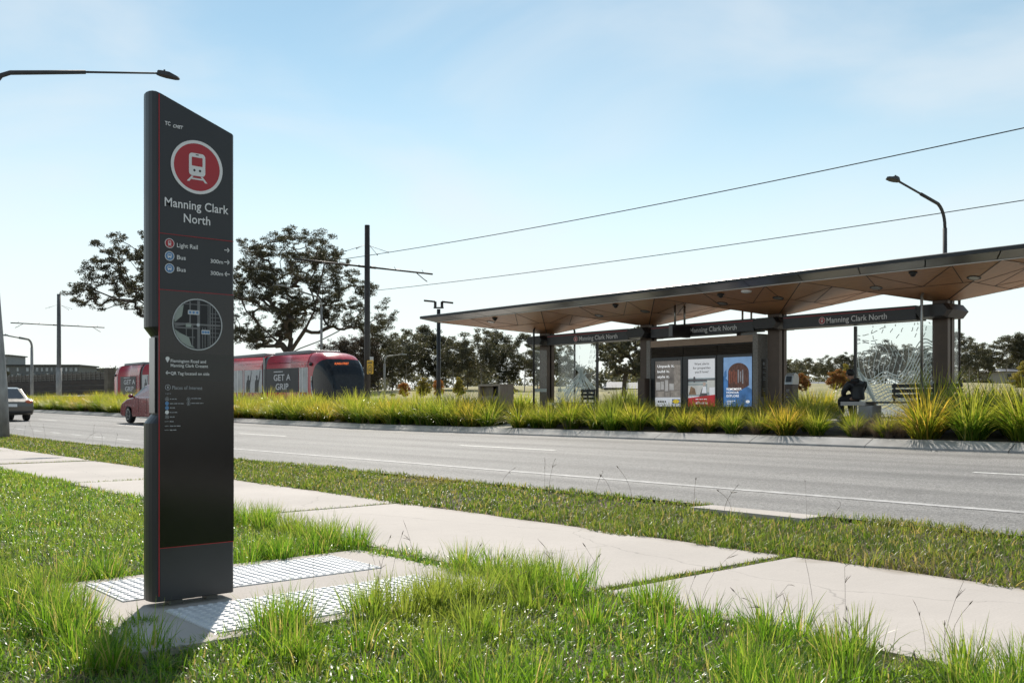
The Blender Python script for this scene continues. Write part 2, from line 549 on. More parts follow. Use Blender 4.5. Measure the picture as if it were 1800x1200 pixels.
def path_concrete():
    m, nt, out = nodes_of("footpath_concrete")
    N = nt.nodes.new; L_ = nt.links.new
    b = N("ShaderNodeBsdfPrincipled"); tc = N("ShaderNodeTexCoord"); sx = N("ShaderNodeSeparateXYZ")
    L_(tc.outputs["Object"], sx.inputs[0])
    def noise(scale, detail, vec=None, rough=.55):
        n = N("ShaderNodeTexNoise"); n.inputs["Scale"].default_value = scale; n.inputs["Detail"].default_value = detail; n.inputs["Roughness"].default_value = rough
        L_(vec or tc.outputs["Object"], n.inputs["Vector"]); return n.outputs["Fac"]
    def rng_(v, a, c, lo, hi):
        n = N("ShaderNodeMapRange"); n.inputs["From Min"].default_value = a; n.inputs["From Max"].default_value = c
        n.inputs["To Min"].default_value = lo; n.inputs["To Max"].default_value = hi; L_(v, n.inputs["Value"]); return n.outputs[0]
    def mul(p, q):
        n = N("ShaderNodeMath"); n.operation = 'MULTIPLY'; L_(p, n.inputs[0]); L_(q, n.inputs[1]); return n.outputs[0]
    blot = rng_(noise(.8, 6), .3, .7, .88, 1.06)
    spot = rng_(noise(5.0, 9, rough=.7), .60, .72, 1.0, .86)
    fine = rng_(noise(90, 3), .3, .7, .93, 1.05)
    mp = N("ShaderNodeMapping"); mp.inputs["Scale"].default_value = (160, 4, 1); L_(tc.outputs["Object"], mp.inputs[0])
    broom = noise(1.0, 3, mp.outputs[0])
    br = rng_(broom, .3, .7, .96, 1.03)
    # dirt creeping in from the grass edges
    ab = N("ShaderNodeMath"); ab.operation = 'SUBTRACT'; ab.inputs[1].default_value = 4.83; L_(sx.outputs["Y"], ab.inputs[0])
    a2 = N("ShaderNodeMath"); a2.operation = 'ABSOLUTE'; L_(ab.outputs[0], a2.inputs[0])
    jit = N("ShaderNodeMath"); jit.operation = 'ADD'; L_(a2.outputs[0], jit.inputs[0]); L_(rng_(noise(3.5, 8), .2, .8, -.14, .14), jit.inputs[1])
    dirt = rng_(jit.outputs[0], .86, 1.0, 0, .55)
    # hairline cracks
    wp = N("ShaderNodeMapping"); wp.inputs["Scale"].default_value = (.33, .55, 1); L_(tc.outputs["Object"], wp.inputs[0])
    wn_ = N("ShaderNodeMixRGB"); wn_.inputs["Fac"].default_value = .12; L_(wp.outputs[0], wn_.inputs["Color1"])
    nz = N("ShaderNodeTexNoise"); nz.inputs["Scale"].default_value = 3; nz.inputs["Detail"].default_value = 6; L_(tc.outputs["Object"], nz.inputs["Vector"]); L_(nz.outputs["Color"], wn_.inputs["Color2"])
    vo = N("ShaderNodeTexVoronoi"); vo.feature = 'DISTANCE_TO_EDGE'; vo.inputs["Scale"].default_value = 1.0; L_(wn_.outputs[0], vo.inputs["Vector"])
    crack = rng_(vo.outputs["Distance"], .0008, .0030, .72, 1.0)
    v = mul(mul(mul(blot, spot), mul(fine, br)), crack)
    mc_ = N("ShaderNodeMixRGB"); mc_.blend_type = 'MULTIPLY'; mc_.inputs["Fac"].default_value = 1; mc_.inputs["Color1"].default_value = (.47, .425, .388, 1); L_(v, mc_.inputs["Color2"])
    md = N("ShaderNodeMixRGB"); md.inputs["Color2"].default_value = (.20, .16, .11, 1); L_(dirt, md.inputs["Fac"]); L_(mc_.outputs[0], md.inputs["Color1"])
    L_(md.outputs[0], b.inputs["Base Color"]); b.inputs["Roughness"].default_value = .85
    bp = N("ShaderNodeBump"); bp.inputs["Strength"].default_value = .35; bp.inputs["Distance"].default_value = .006; L_(broom, bp.inputs["Height"]); L_(bp.outputs[0], b.inputs["Normal"])
    L_(b.outputs[0], out.inputs[0]); return m
M_path = path_concrete()

# ---------------------------------------------------------------- ground to the horizon
us = np.concatenate([np.linspace(-1800, -170, 12), np.linspace(-160, 60, 111), np.linspace(80, 900, 10)])
vs_ = np.concatenate([np.linspace(-600, -20, 7), np.linspace(-15, 5.85, 12), [7.2, 7.3, 11, 15.7, 15.96, 17.5, 19.3, 22.9, 23.1, 26, 29.0, 30], np.linspace(33, 150, 40), np.linspace(170, 2400, 14)])
U, Vv = np.meshgrid(us, vs_)
Z = H(U, Vv) - np.where((Vv > 5.9) & (Vv < 23), 0.03, 0.012)
Z = np.where((Vv > 33), Z + 0.35 * np.sin(U * .09 + 1) * np.sin(Vv * .07) + .15 * np.sin(U * .23), Z)
nu, nv = len(us), len(vs_)
idx = np.arange(nu * nv).reshape(nv, nu)
Q = np.stack([idx[:-1, :-1], idx[:-1, 1:], idx[1:, 1:], idx[1:, :-1]], -1).reshape(-1, 4)
me = np_mesh("ground", np.stack([U.ravel(), Vv.ravel(), Z.ravel()], -1), Q, smooth=True)
ground = link_mesh(me, "ground", [M_soil, M_field])
vc = Vv.ravel()[Q].mean(1)
me.polygons.foreach_set("material_index", (vc > 22.9).astype(np.int32))
tag(ground, kind="structure")

def strip(name, v0, v1, zf, mats, u0=-170, u1=40, nu=64, nv=2, holes=None):
    uu = np.linspace(u0, u1, nu); vv = np.linspace(v0, v1, nv)
    A, B = np.meshgrid(uu, vv)
    Zz = zf(A, B)
    i = np.arange(nu * nv).reshape(nv, nu)
    q = np.stack([i[:-1, :-1], i[:-1, 1:], i[1:, 1:], i[1:, :-1]], -1).reshape(-1, 4)
    return tag(link_mesh(np_mesh(name, np.stack([A.ravel(), B.ravel(), Zz.ravel()], -1), q, smooth=True), name, mats), kind="structure")

road = strip("road", 7.2, 15.7, road_z, M_road, nv=4, nu=100)
# painted lines
def paint(mb, u0, u1, v, w=0.11):
    n = max(2, int(abs(u1 - u0) / 2) + 1)
    uu = np.linspace(u0, u1, n)
    vs = [(u, vv, float(road_z(u, vv)) + .004) for u in uu for vv in (v - w / 2, v + w / 2)]
    mb.add(vs, [(2 * i, 2 * i + 2, 2 * i + 3, 2 * i + 1) for i in range(n - 1)])
M_worn = mat("worn_road_paint", (0.42, 0.41, 0.40), 0.7, var=.35, scale=9, bump=.4, bscale=140)
pm = MB()
paint(pm, -20.5, 30, 8.5, 0.12)
for k in range(28):
    u = -22.6 - k * 2.0
    paint(pm, u - 1.05, u, 8.5, 0.12)
ne = len(pm.f)
for k in range(-6, 3):
    u = -12.7 + k * 10.35
    paint(pm, u - 2.85, u, 12.0, 0.10)
pm.mi = [1 if i < ne else 0 for i in range(len(pm.f))]
tag(pm.build("road_markings", [M_line, M_worn]), kind="structure")

# kerb of the median, in cast lengths with open joints
kb = MB()
u = -120.0
while u < 24:
    L = 2.42
    a, b = u + .008, u + L - .008
    ga, gb = float(g(a)), float(g(b))
    prof = [(15.69, .20), (15.70, .325), (15.72, .335), (15.95, .435), (15.99, .445), (16.09, .447), (16.09, .20)]
    vs = [(a, v, z + ga) for v, z in prof] + [(b, v, z + gb) for v, z in prof]
    n = len(prof)
    kb.add(vs, [(k, (k + 1) % n, n + (k + 1) % n, n + k) for k in range(n)] + [tuple(range(n))[::-1], tuple(range(n, 2 * n))])
    u += L
tag(kb.build("median_kerb", M_conc2), kind="structure")
# flush concrete edge on the near side of the road
eb = MB()
u = -5.50
while u < -5:
    a, b = u, u + 1.16
    ga, gb = float(g(a)), float(g(b))
    eb.add([(a, 6.88, .125 + ga), (b, 6.88, .125 + gb), (b, 7.2, .121 + gb), (a, 7.2, .121 + ga), (a, 6.88, .0 + ga), (b, 6.88, .0 + gb), (b, 7.2, .0 + gb), (a, 7.2, .0 + ga)],
           [(0, 1, 2, 3), (0, 3, 7, 4), (1, 5, 6, 2), (0, 4, 5, 1), (3, 2, 6, 7)])
    u += 1.8
tag(eb.build("road_edge_kerb", M_conc), kind="structure")

# planted bed, platform, track bed
strip("median_bed", 16.08, 19.3, lambda u, v: .435 + (v - 16.08) / 3.22 * .22 + g(u), M_mulch, nv=6, nu=80)
strip("far_bed", 19.3, 22.9, lambda u, v: .645 + g(u) + 0 * v, M_mulch, u0=-170, u1=-29.2, nu=30)
pl = MB()
for k in range(9):
    a = -29.2 + k * 3.4
    pl.box(a + .006, a + 3.394, 19.3, 22.9, .30, .68)
pl.add([(-19.95, 16.1, .452), (-18.85, 16.1, .452), (-18.85, 19.29, .679), (-19.95, 19.29, .679), (-19.95, 16.1, .30), (-18.85, 16.1, .30), (-18.85, 19.29, .30), (-19.95, 19.29, .30)], [(0, 1, 2, 3), (0, 4, 5, 1), (1, 5, 6, 2), (3, 7, 4, 0)])
tag(pl.build("platform", M_pave), kind="structure")
strip("track_bed", 23.0, 29.0, lambda u, v: .52 + g(u) + 0 * v, mat("track_concrete", (0.40, 0.38, 0.35), .9, var=.3, scale=20, bump=1, bscale=40))
rb = MB()
for vv in (23.4, 24.83, 26.1, 27.53):
    for k in range(24):
        a, b = -170 + k * 8.5, -170 + (k + 1) * 8.5
        rb.bar((a, vv, .56 + float(g(a))), (b, vv, .56 + float(g(b))), .07, .10)
tag(rb.build("tram_rails", mat("rail_steel", (.30, .26, .23), .4, 1.0)), kind="structure")
strip("far_road", 31.0, 38.0, lambda u, v: H(u, v) + .03, M_road, nv=4)

# footpath: slabs poured between joints that weeds have opened
JOINTS = [-78, -72.5, -67.3, -62, -56.6, -51.0, -45.6, -40, -34.4, -29.0, -23.9, -18.75, -13.55, -8.55, -3.77, 1.2, 6.2]
fp = MB()
for a, b in zip(JOINTS[:-1], JOINTS[1:]):
    wa = .05 if a == -3.77 else .018
    wb = .05 if b == -3.77 else .018
    dz = random.uniform(-.006, .006)
    ga, gb = float(g(a)), float(g(b))
    za, zb = dz + ga, dz + gb
    x0, x1 = a + wa, b - wb
    n = 14
    e0 = [3.86 + .018 * math.sin(k * 1.3 + a) for k in range(n + 1)]
    e1 = [5.80 + .018 * math.sin(k * 1.7 + a * 2) for k in range(n + 1)]
    xs = [x0 + (x1 - x0) * k / n for k in range(n + 1)]
    top = [(x, e, za + (zb - za) * k / n) for k, (x, e) in enumerate(zip(xs, e0))] + [(x, e, za + (zb - za) * k / n) for k, (x, e) in enumerate(zip(xs, e1))]
    bot = [(x, y, z - .12) for x, y, z in top]
    m = n + 1
    fs = [(k, k + 1, m + k + 1, m + k) for k in range(n)]
    fs += [(2 * m + k + 1, 2 * m + k, k, k + 1)[::-1] for k in range(n)] + [(3 * m + k, 3 * m + k + 1, m + k + 1, m + k)[::-1] for k in range(n)]
    fs += [(0, m, 3 * m, 2 * m), (n, 2 * m + n, 3 * m + n, m + n)]
    fp.add(top + bot, fs)
tag(fp.build("footpath", M_path), kind="structure")

# concrete pad round the totem with two strips of raised-dot tactile tiles
sp = MB()
sp.prism([(-5.86, 1.5), (-4.02, 1.42), (-4.02, 3.62), (-5.86, 3.62)], (0, 0, -.08), XU, YV, (0, 0, .10))
tag(sp.build("concrete_pad", M_conc), kind="structure")
M_tact = mat("tactile_tile", (0.66, 0.66, 0.67), 0.55, var=0.08, scale=5, bump=.2, bscale=60)
for nm, u0, u1, v0, v1 in (("tactile_strip", -5.72, -5.10, 1.72, 3.32), ("tactile_strip", -4.74, -4.12, 1.80, 3.32)):
    tb = MB()
    nx, ny = 2, 5
    for i in range(nx):
        for j in range(ny):
            a, b = u0 + (u1 - u0) * i / nx, u0 + (u1 - u0) * (i + 1) / nx
            c, d = v0 + (v1 - v0) * j / ny, v0 + (v1 - v0) * (j + 1) / ny
            tb.box(a + .002, b - .002, c + .002, d - .002, .015, .027)
            for p in range(6):
                for q in range(6):
                    cx, cy = a + (b - a) * (p + .5) / 6, c + (d - c) * (q + .5) / 6
                    vs = [(cx + r * math.cos(t * math.pi / 4), cy + r * math.sin(t * math.pi / 4), z) for r, z in ((.0175, .027), (.012, .033)) for t in range(8)]
                    tb.add(vs, [(k, (k + 1) % 8, 8 + (k + 1) % 8, 8 + k) for k in range(8)] + [tuple(range(8, 16))])
    tag(tb.build(nm, M_tact), "strip of pale dotted tactile tiles " + ("behind the black totem" if u0 < -5 else "in front of the black totem, half under grass"), "tactile paving", "tactile strips on the concrete pad")

# ================================================================ wayfinding totem
FU = -4.83
M_tot = mat("totem_metal", (0.022, 0.024, 0.028), 0.38, 0.0, var=0.15, scale=3, bump=.03, bscale=300, spec=.5)
M_totg = mat("totem_glossy", (0.008, 0.008, 0.009), 0.16, 0.0, var=0.3, scale=2, spec=.5)
M_taupe = mat("totem_band", (0.028, 0.027, 0.025), 0.3, var=.1)
M_red = mat("sign_red", (0.42, 0.025, 0.035), 0.45, var=.05)
M_redl = mat("red_line", (0.35, 0.012, 0.018), 0.45, var=.05)
M_white = mat("sign_white", (0.78, 0.78, 0.78), 0.5, var=.03)
M_grey = mat("sign_grey", (0.33, 0.34, 0.36), 0.5, var=.05)
M_blue = mat("sign_blue", (0.10, 0.24, 0.46), 0.45, var=.05)
M_ink = mat("sign_ink", (0.012, 0.012, 0.014), 0.5, var=.05)
M_steel = mat("galvanised_steel", (0.42, 0.42, 0.42), 0.4, 0.8, var=.15, scale=5)

tot = thing("station_totem", (-4.9, 2.0, .02), "tall black station totem with slanted top and red tram roundel on the concrete pad", "sign")
VL, VR = 1.772, 2.212
def totem_plan(vl):
    uf, ub = FU, FU - .165
    P = [(uf, VR - .012), (uf - .012, VR), (ub + .012, VR), (ub, VR - .012)]
    for k in range(9):                      # rounded near edge
        t = R(180 * k / 8)
        P.append(((uf + ub) / 2 - .0825 * math.cos(t), vl + .046 - .046 * math.sin(t) ** .75))
    return P
def top_z(v): return 2.645 + (v - VL) * (2.488 - 2.645) / (VR - VL)
levels = [(.050, VL), (.955, VL), (1.0, VL + .036), (1.40, VL + .036), (1.445, VL), (None, VL)]
tb = MB()
rings = []
for z, vl in levels:
    rings.append([(a, b, top_z(b) if z is None else z) for a, b in totem_plan(vl)])
n = len(rings[0])
vs = [p for r in rings for p in r]
fs = [(i * n + k, (i + 1) * n + k, (i + 1) * n + (k + 1) % n, i * n + (k + 1) % n) for i in range(len(levels) - 1) for k in range(n)]
fs += [tuple(range(n)), tuple(range((len(levels) - 1) * n, len(levels) * n))[::-1]]
tb.add(vs, fs)
tb.build("body", M_tot, tot, bevel=.004, weld=True)
qb = MB()
qb.obox((-4.912, VL + .0335, 1.2), (.075, .006, .385))
qb.build("side_plate", mat("brushed_plate", (.33, .33, .34), .3, .9, var=.1), tot)
M_dfoot = mat("foot_grey", (.16, .16, .16), .5, .5)
ft = MB()
ft.box(-4.94, -4.88, 1.88, 1.95, .02, .06); ft.build("foot", M_dfoot, tot)
ft = MB(); ft.box(-4.94, -4.88, 2.08, 2.14, .02, .06); ft.build("foot", M_dfoot, tot)

def F(px, py, off=.0): 
    p = on_u(px, py, FU); return Vector((FU + off, p.y, p.z))
def face_rect(mb, x0, x1, y0, y1, off, mi=0):
    """rectangle on the face between face coordinates given by the picture columns x0..x1, heights z from rows at the mid column"""
    a, b = F(x0, HOR).y, F(x1, HOR).y
    mb.add([(FU + off, a, y0), (FU + off, b, y0), (FU + off, b, y1), (FU + off, a, y1)], [(0, 1, 2, 3)], mi)
def Fz(px, py): return F(px, py).z
VA = F(279.5, 1000).y           # red line along the near edge
zt1, zt2, zt3 = Fz(345, 417), Fz(345, 513.5), Fz(345, 957)
zb0, zb1 = Fz(345, 669), Fz(345, 622)
gp = MB()
gp.add([(FU + .0012, VA + .004, zt3), (FU + .0012, VR - .004, zt3), (FU + .0012, VR - .004, zt2), (FU + .0012, VA + .004, zt2)], [(0, 1, 2, 3)])
gp.build("glossy_panel", M_totg, tot)
bp = MB()
bp.add([(FU + .0024, VA + .004, zb0), (FU + .0024, VR - .004, zb0), (FU + .0024, VR - .004, zb1), (FU + .0024, VA + .004, zb1)], [(0, 1, 2, 3)])
bp.build("address_band", M_taupe, tot)
rl = MB()
w = .0022
rl.box(FU - .001, FU + .0030, VA - w, VA + w, .08, top_z(VA) - .01)
for z in (zt1, zt2, zt3):
    rl.box(FU - .001, FU + .0028, VA + w, VR - .006, z - .0016, z + .0016)
rl.build("red_line", M_redl, tot)

YR, ZR = YV, ZU
def roundel(parent, c, r, xd, nrm, red, big=False, icon='tram'):
    """white rim, coloured disc, white vehicle icon; c = centre on the face, nrm = outward"""
    c, nrm = Vector(c), Vector(nrm)
    mb = MB()
    ring(mb, r * .885, r, c + nrm * .004, xd, ZU, 0)
    mb.flat(circle(r * .89, 48), c + nrm * .0035, xd, ZU, 1)
    o = mb.build("roundel", [M_white, red], parent)
    k = r / .14
    ib = MB()
    q = c + nrm * .0045
    if icon == 'tram':
        X = Vector(xd) * k; Zk = ZU * k
        ib.flat(rrect(.088, .118, .018, 0, .013), q, X, Zk, 0)
        ib.flat(rrect(.058, .046, .003, 0, .028), q + nrm * .0006, X, Zk, 1)
        ib.flat(rrect(.016, .005, .002, 0, .064), q + nrm * .0006, X, Zk, 2)
        for s in (-1, 1):
            ib.flat(circle(.0065, 16, s * .015, -.018), q + nrm * .0006, X, Zk, 2)
            ib.flat([(s * .030, -.048), (s * .019, -.048), (s * .042, -.078), (s * .056, -.078)], q, X, Zk, 0)
        ib.flat([(-.028, -.058), (.028, -.058), (.034, -.066), (-.034, -.066)], q, X, Zk, 0)
    else:
        X = Vector(xd) * k; Zk = ZU * k
        ib.flat(rrect(.12, .105, .03, 0, .012), q, X, Zk, 0)
        ib.flat(rrect(.09, .045, .006, 0, .024), q + nrm * .0006, X, Zk, 1)
        for s in (-1, 1):
            ib.flat(rrect(.024, .03, .004, s * .036, -.05), q, X, Zk, 0)
    ib.build("icon", [M_white, red, M_ink], o)
    return o

c = F(346, 294.5); roundel(tot, (FU, c.y, c.z), .1385, YV, XU, M_red)
tx = MB()
def face_text(s, xl, xr, ybase, height_px, mb=None, bold=.012, mi=0, xref=None):
    own = mb is None
    mb = mb or MB()
    a, b = F(xl, 700).y, F(xr, 700).y
    d = (ray(xl, 0)[0]); dep = FU / d
    zb = F((xl + xr) / 2, ybase).z
    mb.text(s, (FU + .0042, a, zb), YV, ZU, width=b - a, height=height_px / FPX * FU / ray((xl + xr) / 2, 0)[0], bold=bold, mi=mi)
    if own: mb.build("lettering", M_white, tot)
face_text("Manning Clark", 289, 401, 369.5, 15.5)
face_text("North", 322.5, 369, 393.5, 15.5)
face_text("Light Rail", 310.5, 347, 436.5, 7.6)
face_text("Bus", 310.5, 326, 456.5, 7.6)
face_text("Bus", 310.5, 326, 477.5, 7.6)
face_text("300m", 369.5, 391.5, 463, 6.8)
face_text("300m", 369.5, 391.5, 484, 6.8)
face_text("Flemington Road and", 299.5, 361.5, 637.3, 5.4)
face_text("Manning Clark Cresent", 299.5, 365, 645.3, 5.4)
face_text("QR Tag located on side", 299.5, 367.5, 659, 5.4)
face_text("TC", 289.5, 299, 220.5, 6.6, bold=.03)
tx.text("CMET", (FU + .0042, F(303, 700).y, F(312, 226).z), YV, ZU, width=F(320, 700).y - F(303, 700).y, height=.0165, bold=.03, slant=.25)
tx.build("operator_mark", M_white, tot)
def arrow(px, py, s=1, k=1.0):
    tx = MB(); c = F(px, py, .0042); h = .0155 * k
    for poly in ([(-h, -.0021), (h * .9, -.0021), (h * .9, .0021), (-h, .0021)], [(h, 0), (h * .25, h * .8), (h * .02, h * .62), (h * .62, 0)], [(h, 0), (h * .62, 0), (h * .02, -h * .62), (h * .25, -h * .8)]):
        p = [(x * s, y) for x, y in poly]
        tx.flat(p if s > 0 else p[::-1], c, YV, ZU)
    tx.build("arrow", M_white, tot)
arrow(398.5, 440); arrow(398.5, 461); arrow(398.5, 482, -1); arrow(294.5, 655, -1, .8)
# map pin
c = F(294, 631.5, .0042)
tx = MB()
tx.flat(circle(.0105, 20, 0, .004) , c, YV, ZU); tx.flat([(-.0095, 0), (0, -.016), (.0095, 0)], c - XU * .0001, YV, ZU)
tx.build("map_pin", M_white, tot)
tl = MB()
face_text("Places of Interest", 302, 355, 684.3, 6.2, mb=tl)
tl.build("lettering", M_grey, tot)
tl = MB()
face_text("Legend", 290, 300, 692.5, 2.6, mb=tl, bold=.0)
tl.build("legend_title", M_grey, tot)
for px, py, wd in ((298, 701, 14), (298, 709, 26), (298, 716.5, 9), (298, 724.5, 13), (298, 732.5, 9), (298, 740.5, 9), (298, 748.5, 19), (298, 755.5, 13), (336, 700, 18), (336, 708.5, 21)):
    p, q = F(px, py, .0035), F(px + wd, py, .0035)
    x = p.y; tl = MB()
    while x < q.y - .004:                    # print too small to read
        l = random.uniform(.008, .02)
        tl.flat([(0, -.0022), (min(l, q.y - x), -.0022), (min(l, q.y - x), .0022), (0, .0022)], (FU + .0035, x, p.z), YV, ZU)
        x += l + .003
    tl.build("legend_row", M_grey, tot)
for py in (740.5, 748.5, 755.5):
    tl = MB(); tl.flat([(-.009, -.0012), (.012, -.0012), (.012, .0012), (-.009, .0012)], F(292, py, .0035), YV, ZU); tl.build("legend_dash", M_grey, tot)
for px, py in ((297.6, 427.7),):
    c = F(px, py); roundel(tot, (FU, c.y, c.z), .0245, YV, XU, M_red)
for px, py in ((297.6, 450), (297.6, 471.5)):
    c = F(px, py); roundel(tot, (FU, c.y, c.z), .0245, YV, XU, M_blue, icon='bus')
lb = MB()
for px, py, r, mi in ((294.5, 680.5, .0145, 0), (293, 701, .010, 0), (293, 708.7, .010, 1), (293, 716.5, .010, 1), (293, 724.3, .010, 2), (293, 732.3, .010, 0), (331, 701.5, .010, 0), (331, 709, .010, 0)):
    c = F(px, py, .0036); lb = MB()
    if mi == 0: ring(lb, r * .8, r, c, YV, ZU, 0, 20); lb.flat(rrect(r * .6, r * .8, r * .1), c, YV, ZU, 0)
    else: lb.flat(circle(r, 20), c, YV, ZU, mi)
    lb.build("legend_symbol", [M_grey, M_blue, M_white], tot)
# round map
mc = F(347, 570.5); MCZ = mc.z; mr = .134
mb = MB()
ring(mb, mr * .955, mr, (FU + .0045, mc.y, MCZ), YV, ZU, 0)
mb.flat(circle(mr * .96, 48), (FU + .0022, mc.y, MCZ), YV, ZU, 1)
mp_ = mb.build("map_disc", [mat("map_rim", (.46, .48, .49), .5), M_ink], tot)
ml = MB()
def chord_line(x0, y0, x1, y1, w, mi=0, off=.003):
    d = Vector((x1 - x0, y1 - y0)); L = d.length; d /= L; nn = Vector((-d.y, d.x)) * w / 2
    pts = [(x0 + nn.x, y0 + nn.y), (x0 - nn.x, y0 - nn.y), (x1 - nn.x, y1 - nn.y), (x1 + nn.x, y1 + nn.y)]
    ml.flat(pts, (FU + off, mc.y, MCZ), YV * mr, ZU * mr, mi)
def vline(x, w, mi=0, y0=None, y1=None):
    h = math.sqrt(max(0, .9 - x * x)) * .98
    chord_line(x, -h if y0 is None else y0, x, h if y1 is None else y1, w, mi)
def hline(y, w, mi=0, x0=None, x1=None):
    h = math.sqrt(max(0, .9 - y * y)) * .98
    chord_line(-h if x0 is None else x0, y, h if x1 is None else x1, y, w, mi, .0031)
vline(.04, .11); vline(-.30, .05, y0=-.1); vline(.50, .05); vline(.60, .03); vline(.42, .03); vline(.72, .03); vline(-.45, .03, y1=-.05); vline(-.2, .04, y1=0)
vline(.2, .03, y1=-.1); vline(.3, .03, y1=-.1)
hline(.0, .07); hline(-.15, .05, x1=.05); hline(-.5, .03, x1=-.1); hline(.86 * .9, .03)
for y in (.45, .3, .15, -.12, -.3, -.46): hline(y, .025, x0=.5)
chord_line(-.9, -.08, -.3, .04, .07, 0, .0032)
ml.flat([(-.55, .74), (-.62, .3), (-.9, .05), (-.93, .2), (-.84, .45), (-.7, .65)], (FU + .0033, mc.y, MCZ), YV * mr, ZU * mr, 1)
ml.flat([(-.92, -.2), (-.7, -.35), (-.35, -.5), (-.25, -.8), (-.1, -.92), (-.4, -.84), (-.62, -.7), (-.8, -.5)], (FU + .0033, mc.y, MCZ), YV * mr, ZU * mr, 1)
ml.flat(rrect(.22, .12, .02, -.36, -.05), (FU + .0036, mc.y, MCZ), YV * mr, ZU * mr, 1)
for cx, cy, w in ((-.16, .46, .46), (.32, -.28, .34)):
    ml.flat(rrect(w, .17, .03, cx, cy), (FU + .0040, mc.y, MCZ), YV * mr, ZU * mr, 2)
    for q in np.linspace(-.36, .36, 3): ml.flat(circle(.05, 12, cx + q * w * .85, cy), (FU + .0043, mc.y, MCZ), YV * mr, ZU * mr, 3)
ml.flat(circle(.065, 16, .02, -.01), (FU + .0041, mc.y, MCZ), YV * mr, ZU * mr, 2)
ml.build("map_roads", [mat("map_road", (.16, .16, .165), .5), mat("map_park", (.30, .34, .31), .5), mat("map_label", (.5, .52, .55), .5), M_blue], mp_)
# ================================================================ tram stop shelter
M_wood = mat("soffit_veneer", (0.45, 0.225, 0.11), 0.42, var=0.22, scale=5, stretch=(1, 9, 3), spec=.5, bump=.05, bscale=30)
M_wood2 = mat("timber_cladding", (0.22, 0.14, 0.095), 0.5, var=0.25, scale=4, stretch=(6, 6, .6), bump=.15, bscale=40)
M_fascia = mat("fascia_metal", (0.30, 0.30, 0.29), 0.32, 0.85, var=.15, scale=2)
M_dark = mat("dark_steel", (0.028, 0.027, 0.027), 0.4, 0.3, var=.2, scale=4)
M_dkroof = mat("roof_edge_metal", (0.03, 0.032, 0.035), 0.35, 0.5, var=.2)
M_brown = mat("column_bronze", (0.085, 0.060, 0.046), 0.42, 0.4, var=.2, scale=3)
M_beam = mat("sign_beam", (0.036, 0.038, 0.042), 0.42, .1, var=.12)
M_gran = mat("cabinet_concrete", (0.27, 0.245, 0.22), 0.8, var=.25, scale=26, bump=.3, bscale=120)
M_glass = glass_mat("screen_glass", (.955, .972, .968), 1.0)
M_etch = leaf_mat("etched_white", [(0, (.70, .74, .72)), (1, (.74, .78, .76))], trans=.6, rough=.7, spec=.2, tcol=(1.0, 1.0, 1.0))
M_black = mat("black_plastic", (0.012, 0.012, 0.013), 0.35, var=.2)
PZ0 = .68
VF, VB, VC = 18.4, 22.75, 21.0
EDGE = 3.78
COLU = [-22.6, -18.3, -14.0, -9.75, -5.5]
BAYS = [-26.0, -20.45, -16.15, -11.9, -7.6, -3.2]
roof = thing("tram_shelter", (-14.0, VC, PZ0), "long tram stop shelter with thin flat roof, folded timber soffit and bronze columns", "shelter")
rf = MB()
u0, u1 = BAYS[0], BAYS[-1]
def rect_loop(d, z): return [(u0 + d, VF + d, z), (u1 - d, VF + d, z), (u1 - d, VB - d, z), (u0 + d, VB - d, z)]
L = [rect_loop(0.02, EDGE + .20), rect_loop(0, EDGE + .185), rect_loop(0, EDGE + .115)]
vs = [p for l in L for p in l]
fs = [(0, 1, 2, 3)] + [(i * 4 + k, (i + 1) * 4 + k, (i + 1) * 4 + (k + 1) % 4, i * 4 + (k + 1) % 4) for i in range(2) for k in range(4)]
rf.add(vs, fs)
rf.build("roof_deck", M_dkroof, roof)
# raked metal fascia panels under the edge, in lengths
fb = MB()
IN = .36
lo, hi = rect_loop(IN, EDGE + .0), rect_loop(0.004, EDGE + .113)
for k in range(4):
    a0, a1 = Vector(hi[k]), Vector(hi[(k + 1) % 4]); b0, b1 = Vector(lo[k]), Vector(lo[(k + 1) % 4])
    nseg = 16 if k in (0, 2) else 4
    for j in range(nseg):
        t0, t1 = j / nseg + .0006, (j + 1) / nseg - .0006
        fb.add([a0.lerp(a1, t0), b0.lerp(b1, t0), b0.lerp(b1, t1), a0.lerp(a1, t1)], [(0, 1, 2, 3)])
fb.build("fascia", M_fascia, roof)
lp = MB()                                   # pale drip bead where soffit meets fascia
for k in range(4):
    lp.bar(lo[k], lo[(k + 1) % 4], .03, .022)
lp.build("drip_bead", mat("pale_bead", (.55, .53, .5), .45, .3), roof)
SOFF = []
sb, jb = MB(), MB()
APZ = 3.34
vf, vb = VF + IN, VB - IN
